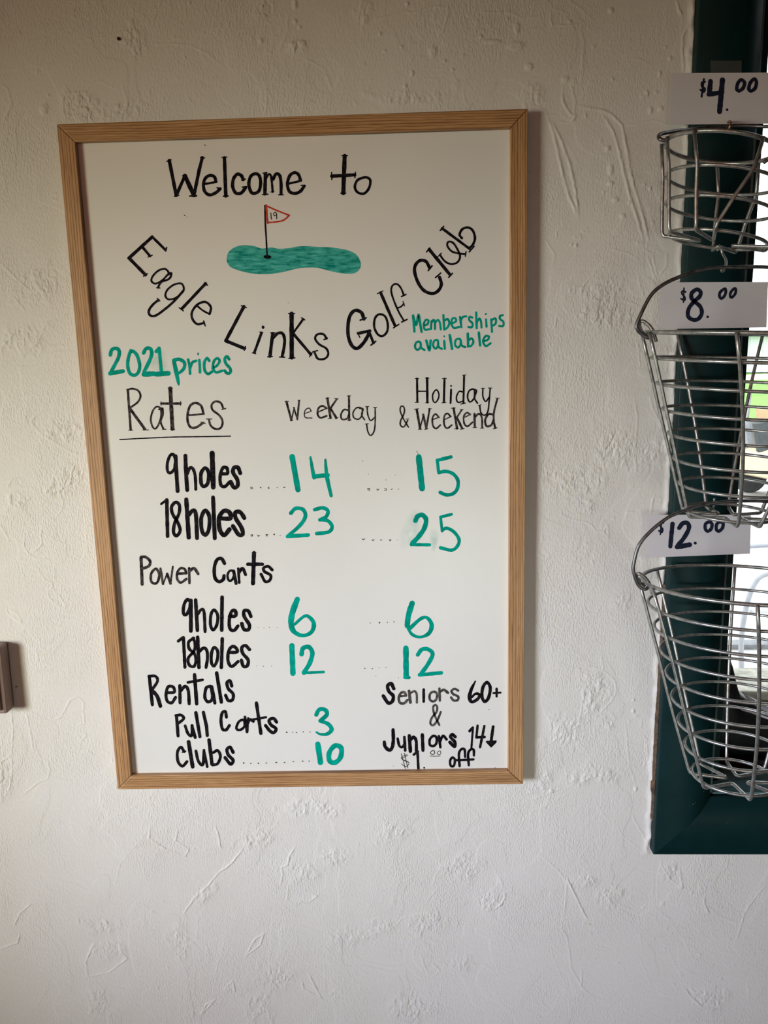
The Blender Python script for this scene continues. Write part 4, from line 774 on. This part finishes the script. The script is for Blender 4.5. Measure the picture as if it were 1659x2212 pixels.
card([(1427, 610), (1659.5, 609), (1655.5, 707), (1421, 711)], -.0200, 'white price card reading $8.00, behind the bail of the middle basket', 'M', 'dark figures $8.00',
     ['w:18 674,392 637,380 630,410 663,450 663,488 620,472', 'w:15 L 655,345 648,515', 'w:40 805,362 748,405 746,465 790,512 848,565 868,640 832,708 768,725 705,682 712,592 770,512 845,440 850,385 805,362', 'D 938,688,18,17', 'w:28 1140,353 1087,395 1080,445 1105,468 1143,430 1155,378 1140,353', 'w:27 1260,348 1216,390 1207,438 1225,456 1263,420 1275,370 1260,348'])
card([(1398, 1112), (1622.5, 1112), (1620, 1196), (1394, 1205)], -.0200, 'white price card reading $12.00, just above the lowest basket', 'N', 'dark figures $12.00',
     ['w:19 410,272 372,285 377,320 400,350 390,385 357,368', 'w:15 L 385,280 372,412', 'w:43 L 518,285 492,555', 'w:44 597,335 642,278 700,280 712,345 650,460 575,550', 'w:50 L 572,562 722,535', 'D 790,515,20,18', 'w:34 955,262 912,290 912,350 943,373 983,340 988,282 955,262', 'w:34 1085,262 1047,290 1042,350 1070,373 1112,340 1123,282 1085,262'])
tp = [P(u, v, -.0197) for u, v in ((1535, 131), (1602, 131), (1602, 157), (1535, 158))]
b = MB(); b.prism([(p[0], p[2]) for p in tp], 1, -.01985, -.0195)
tag(b.build('tape_piece', M['tape']), 'greyish strip of clear tape on the green casing above the $4.00 card', 'tape')

# ------------------------------------------------------------------ wire range-ball baskets
WR = .00205
def frame_of(tx, ty):
    ax = np.array([tx, ty, 1.0]); ax /= np.linalg.norm(ax)
    e1 = np.array([1.0, 0, -tx]); e1 -= ax * (e1 @ ax); e1 /= np.linalg.norm(e1)
    return ax, e1, np.cross(ax, e1)
def basket(label, rings, tilt, pairs, mat='steel', corner=0):
    """rings: list of (centre, radius); pairs: list of U wires ((rim angle, bottom angle), (rim angle, bottom angle), inner radius fraction)"""
    ax, e1, e2 = frame_of(*tilt)
    c0 = np.array(rings[0][0])
    root = empty('wire_basket', tuple(c0), label, 'basket', 'wire range ball baskets hanging in a column')
    def pt(c, r, deg): return np.array(c) + r * (math.cos(math.radians(deg)) * e1 + math.sin(math.radians(deg)) * e2)
    for k, (c, r) in enumerate(rings):
        rr = WR * (1.2 if k == 0 else 1.0)
        MB().tube([pt(c, r, 360 * i / 72) for i in range(72)], rr, 8, closed=True).build('wire_ring', M[mat], root, smooth=True)
    cb, rb = np.array(rings[-1][0]), rings[-1][1]
    for (a0, a1), (b0, b1), f in pairs:
        pa = []
        n = len(rings)
        up = [pt(c, r + WR * 2.0, a0 + (a1 - a0) * k / (n - 1)) for k, (c, r) in enumerate(rings)]
        dn = [pt(c, r + WR * 2.0, b0 + (b1 - b0) * k / (n - 1)) for k, (c, r) in enumerate(rings)][::-1]
        drop = -ax * WR * 2.4
        mid_deg = None
        ca = pt(cb, rb + WR * 2 + corner, a1) + drop + ax * corner * .5; cbp = pt(cb, rb + WR * 2 + corner, b1) + drop + ax * corner * .5
        mid = (ca + cbp) / 2 - drop - cb
        tip = cb + drop + mid / max(np.linalg.norm(mid), 1e-6) * f * rb
        raw = up[:-1] + [ca - drop + ax * .002, ca + (tip - ca) * .06, tip, cbp + (tip - cbp) * .06, cbp - drop + ax * .002] + dn[1:]
        raw = [np.array(p) for p in raw]
        # fillet every corner
        q = [raw[0]]
        for i in range(1, len(raw) - 1):
            d0 = raw[i - 1] - raw[i]; d1 = raw[i + 1] - raw[i]; l0 = np.linalg.norm(d0); l1 = np.linalg.norm(d1)
            r = min(.006, l0 * .45, l1 * .45)
            p0 = raw[i] + d0 / l0 * r; p2 = raw[i] + d1 / l1 * r
            for t in (0, .25, .5, .75, 1): q.append(p0 * (1 - t) ** 2 + raw[i] * 2 * t * (1 - t) + p2 * t * t)
        q.append(raw[-1])
        MB().tube(q, WR * 1.05, 8).build('upright_wire', M[mat], root, smooth=True)
    return root, pt
def coaxial(c, tilt, hs, rs):
    ax, e1, e2 = frame_of(*tilt); c = np.array(c)
    return [(c - ax * h, r) for h, r in zip([0] + hs, rs)]
def sm(pts, n=8):
    p = [np.array(q, float) for q in pts]; out = []
    for i in range(len(p) - 1):
        p1, p2 = p[i], p[i + 1]; p0 = p[i - 1] if i else 2 * p1 - p2; p3 = p[i + 2] if i + 2 < len(p) else 2 * p2 - p1
        for k in range(n):
            t = k / n; out.append(0.5 * ((2 * p1) + (-p0 + p2) * t + (2 * p0 - 5 * p1 + 4 * p2 - p3) * t * t + (-p0 + 3 * p1 - 3 * p2 + p3) * t ** 3))
    out.append(p[-1]); return out

# lowest, largest
LT = (-.0006, .0532); LC = (.5565, -.142, 1.3272)
low, ptl = basket('large tapered galvanised wire basket, lowest of the column, nine hoops, below the $12.00 card', coaxial(LC, LT, [.0312, .0622, .0925, .1231, .1546, .1856, .217, .2527], [.1191, .1106, .1022, .0939, .086, .078, .0694, .0602, .0504]), LT,
    [((164, 160), (126, 118), .15), ((192, 204), (252, 266), .20), ((70, 76), (22, 24), .25), ((310, 312), (348, 350), .25)])
hl = ptl(LC, .1191, 178); hr = ptl(LC, .1191, 2)
# ears and bail
def ears_bail(root, pt, C, R, arc, apex_dx, mat, drop=.006):
    for sgn, deg in ((-1, 178), (1, 2)):
        h = pt(C, R, deg)
        ear = sm([h + (-sgn * .0065, -.007, -.012), h + (-sgn * .001, -.006, .003), h + (sgn * .008, -.003, .012), h + (sgn * .012, 0, .010), h + (sgn * .008, .004, .001), h + (-sgn * .001, .006, -.006)], 6)
        MB().tube(ear, WR * 1.1, 8).build('bail_ear', M['steel'], root, smooth=True)
    h = pt(C, R, 178)
    hook = [(h[0] + .004, h[1] - .004, h[2] - .001), (h[0] - .002, h[1] - .005, h[2] - .007), (h[0] - .010, h[1] - .003, h[2] - .002)]
    left = hook + arc
    cx = C[0] + apex_dx
    right = [(2 * cx - x, y, z) for x, y, z in left[::-1]]
    MB().tube(sm(left + right, 8), WR * 1.05, 8).build('bail_handle', M[mat], root, smooth=True)
ears_bail(low, ptl, LC, .1191, [(.4205, -.142, 1.342), (.4202, -.142, 1.3535), (.4255, -.142, 1.376), (.4393, -.142, 1.394), (.4577, -.142, 1.4095), (.4729, -.142, 1.4168), (.500, -.142, 1.4255), (.530, -.142, 1.4300)], -.004, 'dark_steel')
# middle
MT = (.0301, -.0677); MC = (.5475, -.142, 1.6294)
mid, ptm = basket('medium tapered galvanised wire basket between the $8.00 and $12.00 cards', coaxial(MC, MT, [.0302, .0607, .0919, .1216, .1524, .1834, .2163], [.1206, .1109, .1011, .0914, .0818, .0721, .0624, .0523]), MT,
    [((166, 154), (112, 98), .25), ((184, 188), (238, 256), .22), ((60, 68), (20, 24), .25), ((300, 284), (340, 344), .25)])
ears_bail(mid, ptm, MC, .1206, [(.4120, -.142, 1.636), (.4115, -.142, 1.6445), (.4247, -.142, 1.6732), (.4385, -.142, 1.6861), (.4576, -.142, 1.6951), (.481, -.142, 1.7023), (.505, -.142, 1.7048)], -.019, 'dark_steel')
# top, small
TT = (.1832, -.0534)
TR_ = [((.5044, -.12, 1.8412), .061), ((.5096, -.1202, 1.8053), .0629), ((.5079, -.1206, 1.7743), .0605), ((.5072, -.1208, 1.7396), .0543)]
top, ptt = basket('small shallow wire basket, topmost of the column, tilted, under the $4.00 card', TR_, TT, [((186, 190), (160, 158), .3), ((223, 226), (290, 246), .3), ((70, 72), (25, 46), .3), ((330, 335), (358, 364), .3)], corner=.0055)
h = ptt(*TR_[0], 184); h2 = ptt(*TR_[0], 8)
tb = [h + (.002, -.002, .002), P(1437, 303, -.124), P(1425, 300, -.122), P(1424, 292, -.114), P(1440, 286.5, -.10), P(1486, 280, -.06), P(1529, 275.5, -.043), P(1580, 272, -.038), P(1640, 273, -.045), P(1690, 280, -.075), h2 + (.004, .002, .004), h2 + (-.004, 0, -.004)]
MB().tube(sm(tb, 6), WR * 1.1, 8).build('bail_handle', M['dark_steel'], top, smooth=True)

# ------------------------------------------------------------------ hooks
def hook(label, pts, r, mat, name='hanging_hook'):
    c = pts[0]; e = MB().tube(sm(pts, 6), r, 8).build(name, M[mat], None, smooth=True)
    tag(e, label, 'hook'); return e
hook('brass screw hook poking out under the $4.00 card, holding the small basket', [P(1573, 264, -.0185) , P(1574, 263, -.030), P(1577, 263, -.040), P(1578, 270, -.046), P(1574, 279, -.044), P(1570, 284, -.038), P(1570, 280, -.033)], .0017, 'brass', 'screw_hook')
hook('curved wire hook joining the small basket to the bail of the middle basket', [P(1550, 540, -.128), P(1556, 534, -.120), P(1561, 548, -.119), P(1568, 562, -.127), P(1567, 577, -.139), P(1561, 586, -.147), P(1558, 583, -.152)], .0015, 'steel')
hook('small wire hook under the middle basket, catching the bail of the lowest basket', [P(1543, 1076, -.137), P(1543, 1090, -.137), P(1539, 1099, -.144), P(1532, 1101, -.149), P(1527, 1096, -.149)], .0014, 'steel')

# ------------------------------------------------------------------ odd things on the wall
c = P(257, 85, 0)
tag(MB().lathe([(.0019, -.001), (.0021, -.0022), (.0013, -.0034), (.0004, -.0038)], (c[0], 0, c[2]), 'y', 12).build('wall_nail', M['dark']), 'small dark nail head alone in the plaster above the whiteboard', 'nail')
c = P(36, 1483, 0)
tag(MB().lathe([(.0016, -.0002), (.0016, -.0016), (.0008, -.0022)], (c[0], 0, c[2]), 'y', 12).build('wall_nail', M['steel']), 'tiny grey nail head in the shadow at the left photo edge', 'nail')
x1 = float(P(7, 1500, -.028)[0]); za = float(P(8, 1546, -.028)[2])
e = empty('wall_box', (x1 - .04, -.001, za), 'shallow pinkish box on the plaster at the left photo edge, nearly all cropped', 'wall box')
MB().box(x1 - .085, x1, -.024, -.001, za, za + .105).build('housing', M['plastic'], e, bevel=.004)
MB().box(x1 - .078, x1 - .007, -.028, -.0235, za + .007, za + .098).build('cover', M['plastic'], e, bevel=.0015)

# ------------------------------------------------------------------ boot standing on the sill
SY = .088
bz = SZ
root = empty('ankle_boot', (.70, SY + .04, bz), 'black leather ankle boot with white chain stitching on the window sill', 'boot')
def px(u, v, y=SY): q = P(u, v, y); return q[0], q[2]
prof = [px(1530, 1398), px(1584, 1412), px(1593, 1436), px(1598, 1458), px(1602, 1480), px(1607, 1496), px(1612, 1510), px(1626, 1522), px(1645, 1532), px(1665, 1541), px(1700, 1556), px(1745, 1572), px(1775, 1590), px(1788, 1615), px(1790, 1640)]
xa = prof[0][0]; tops = np.array(prof)
b = MB(); XS = np.linspace(xa - .01, tops[-1][0], 90); rings_ = []
for x in XS:
    zt = float(np.interp(x, tops[:, 0], tops[:, 1])); t = (x - XS[0]) / (XS[-1] - XS[0])
    hw = .044 * (math.sin(math.pi * min(1, .30 + .70 * t)) ** .35) if t < .98 else .012
    hw = max(hw, .012); zb = bz + .010
    ringp = []
    for a in range(20):
        ang = 2 * math.pi * a / 20; cy, sz = math.cos(ang), math.sin(ang)
        e_ = 0.55
        yy = SY + .044 + hw * (abs(cy) ** e_) * (1 if cy > 0 else -1)
        hz = (zt - zb) / 2; wn = 1 - .15 * max(0, sz) * (1 if hz > .03 else .5)
        ringp.append((x, SY + .044 + (yy - SY - .044) * wn, zb + hz + hz * (abs(sz) ** e_) * (1 if sz > 0 else -1)))
    rings_.append(ringp)
for r in rings_: b.v += r
for i in range(len(rings_) - 1):
    for a in range(20): b.f.append((i * 20 + a, i * 20 + (a + 1) % 20, (i + 1) * 20 + (a + 1) % 20, (i + 1) * 20 + a))
b.f += [tuple(range(20)), tuple(range((len(rings_) - 1) * 20, len(rings_) * 20))]
b.build('upper', M['black'], root, smooth=True)
b = MB()
sl = [(XS[0] - .004, SY + .012), (XS[0] - .004, SY + .078), (XS[-12], SY + .092), (XS[-2], SY + .07), (XS[-1] + .004, SY + .044), (XS[-2], SY + .018), (XS[-12], SY - .004), (XS[8], SY + .004)]
b.prism(sl, 2, bz, bz + .013); b.build('sole', M['dark'], root, bevel=.001)
# lilac strip that paints sheen on the leather, then the chain of stitches
tg = [P(1604, 1494, SY - .001), P(1618, 1509, SY - .002), P(1640, 1524, SY - .003), P(1660, 1534, SY - .003), P(1690, 1548, SY - .003)]
MB().tube(sm(tg, 5), [.0010 + .0034 * min(1, i / 10) for i in range(21)], 8).build('sheen_strip', M['boot_sheen'], root, smooth=True)
st = sm([P(1603, 1534, SY - .0015), P(1620, 1538, SY - .0022), P(1640, 1545, SY - .003), P(1660, 1552, SY - .0035), P(1700, 1566, SY - .0035)], 7)
for i in range(0, len(st) - 1):
    p = st[i]; s_ = .0010 + .0014 * min(1, i / 16)
    d = st[i + 1] - p; d /= np.linalg.norm(d)
    MB().tube([p - d * .0016 + (0, 0, s_ * .7), p, p + d * .0016 - (0, 0, s_ * .5)], [s_ * .4, s_ * .8, s_ * .4], 6).build('stitch', M['white_stitch'], root, smooth=True)

# ------------------------------------------------------------------ outside
struct(MB().box(-30, 60, .14, 11.6, -.12, 0.0).build('pavement', M['concrete']))
o = MB().prism([(11.6, -.12), (60, -.12), (60, 1.99), (33, 1.95), (22, .9), (12.2, 0.0), (11.6, 0)], 0, -40, 80).build('lawn', M['grass']); tag(o, 'bright green mown lawn beyond the parked golf carts', 'lawn', kind='stuff')
# stone ledge under the window outside
y0 = .30; zt = float(P(1620, 1493, y0)[2])
e = empty('stone_ledge', (1.1, .4, zt - .2), 'low weathered stone ledge right outside the glass', 'ledge')
MB().box(.62, 2.2, y0, .42, zt - .02, zt).build('ledge_top', M['stone'], e, bevel=.003)
MB().box(.64, 2.2, y0 + .012, .42, 0, zt - .02).build('ledge_front', M['stone_dark'], e)
# kerb strips on the forecourt
def ground(u, v):
    d = RW.T @ np.array([(u - 829.5) / FPX, (v - 1106.0) / FPX, 1.0]); return CW + d * (-CW[2] / d[2])
g = ground(1620, 1398)
tag(MB().box(g[0] - 3, g[0] + 4, g[1] - .04, g[1] + .05, 0, .03).build('kerb_strip', M['kerb']), 'narrow dark grey kerb strip crossing the pale forecourt', 'kerb')
g2 = ground(1620, 1342)
tag(MB().box(g2[0] - 3, g2[0] + 5, g[1] + .05, g2[1], .001, .012).build('paving_slab', M['chair_mesh']), 'smooth pale lilac slab behind the dark kerb strip', 'paving')
# siding building
e = empty('clubhouse_shed', (20, 34, 1.9), 'long pale shed with vertical metal siding beyond the lawn', 'building')
MB().box(4, 44, 34, 40, 2.0, 3.7).build('shed_wall', M['siding'], e)
MB().prism([(33.5, 3.65), (40.5, 3.65), (40.5, 3.9), (37, 5.0), (33.5, 3.85)], 0, 3.6, 44.4).build('shed_roof', M['roofing'], e)
for i in range(66):
    MB().box(4.3 + .6 * i, 4.38 + .6 * i, 33.95, 34.0, 2.0, 3.65).build('siding_rib', M['siding'], e)
# golf carts
def golf_cart(x, y, rot, label):
    e = empty('golf_cart', (x, y, 0), label, 'golf cart', 'golf carts parked on the forecourt')
    def part(mb, nm, mt, **k):
        c, s = math.cos(rot), math.sin(rot)
        mb.v = [(x + v[0] * c - v[1] * s, y + v[0] * s + v[1] * c, v[2]) for v in mb.v]
        return mb.build(nm, M[mt], e, **k)
    body = [(-1.15, .32), (-1.18, .62), (-1.0, .74), (-.55, .76), (-.5, .66), (-.15, .62), (-.1, .36), (.35, .33), (.5, .42), (.62, .80), (.80, .84), (1.10, .70), (1.18, .50), (1.16, .32), (.9, .26), (-.9, .26)]
    part(MB().prism(body, 1, -.55, .55), 'body', 'cart_body', bevel=.03)
    part(MB().prism([(-.62, .78), (-.10, .78), (-.08, .68), (-.62, .68)], 1, -.52, .52), 'seat', 'cart_seat', bevel=.03)
    part(MB().prism([(-.74, .84), (-.60, .84), (-.66, 1.22), (-.78, 1.22)], 1, -.50, .50), 'backrest', 'cart_seat', bevel=.03)
    part(MB().prism([(-.95, 1.60), (-.90, 1.67), (0, 1.71), (.80, 1.67), (.88, 1.58), (0, 1.62)], 1, -.58, .58), 'roof', 'cart_body', bevel=.01)
    for sx, sy in ((-.85, .5), (-.85, -.5), (.72, .5), (.72, -.5)):
        part(MB().tube([(sx + (.16 if sx > 0 else -.05), sy, .7), (sx, sy, 1.62)], .02, 8), 'roof_post', 'cart_frame', smooth=True)
    for wx in (-.78, .82):
        for sy in (-1, 1):
            w_ = part(MB().lathe([(.10, -.09), (.21, -.09), (.225, -.06), (.225, .06), (.21, .09), (.10, .09)], (wx, sy * .5, .225), 'y', 24), 'wheel', 'tyre', smooth=False)
            hb = MB().lathe([(.115, -.02), (.12, .0), (.05, .012), (.03, .02)], (wx, sy * .6, .225), 'y', 20)
            c, s = math.cos(rot), math.sin(rot); hb.v = [(x + v[0] * c - v[1] * s, y + v[0] * s + v[1] * c, v[2]) for v in hb.v]
            q = hb.build('hub_cap', M['cart_body'], None); off = e.matrix_world.translation
            q.data.transform(Matrix.Translation(-off)); q.parent = w_
    part(MB().tube([(.62, .25, .78), (.40, .25, 1.02)], .018, 8), 'steering_column', 'cart_frame')
    part(MB().tube([(.38 + .04 * math.cos(a * .3927), .25 + .17 * math.sin(a * .3927), 1.02 + .15 * math.cos(a * .3927)) for a in range(16)], .014, 6, closed=True), 'steering_wheel', 'tyre', smooth=True)
    for sy in (-.2, .2):
        part(MB().tube([(-1.0, sy, .55), (-1.12, sy, 1.05)], .12, 12), 'golf_bag', 'cart_frame' if sy > 0 else 'tyre')
    return e
golf_cart(6.05, 9.3, math.radians(8), 'cream golf cart with tan seat, nearest cart seen through the wires of the middle basket')
golf_cart(9.2, 10.2, math.radians(-6), 'second cream golf cart parked just behind the nearest one')
# patio chair of bent tube
g = ground(1652, 1500)
cx, cy = float(g[0]) + .22, float(g[1]) + .35
e = empty('patio_chair', (cx, cy, 0), 'pale patio chair of bent grey tube on the forecourt outside', 'chair')
for s_ in (-.27, .27):
    MB().tube(sm([(cx - .30, cy + s_, .012), (cx - .32, cy + s_, .30), (cx - .28, cy + s_, .55), (cx - .18, cy + s_, .62), (cx + .12, cy + s_, .64), (cx + .30, cy + s_, .58), (cx + .34, cy + s_, .30), (cx + .36, cy + s_, .012)], 6), .014, 8).build('side_frame', M['cart_frame'], e, smooth=True)
MB().tube([(cx - .30, cy - .27, .012), (cx - .30, cy + .27, .012)], .012, 8).build('foot_bar', M['cart_frame'], e)
MB().tube([(cx + .36, cy - .27, .012), (cx + .36, cy + .27, .012)], .012, 8).build('foot_bar', M['cart_frame'], e)
MB().box(cx - .28, cx + .26, cy - .26, cy + .26, .40, .425).build('seat', M['chair_mesh'], e, bevel=.008)
b = MB(); b.prism([(cx + .22, .42), (cx + .25, .42), (cx + .40, .92), (cx + .37, .93)], 1, cy - .26, cy + .26); b.build('backrest', M['chair_mesh'], e, bevel=.008)
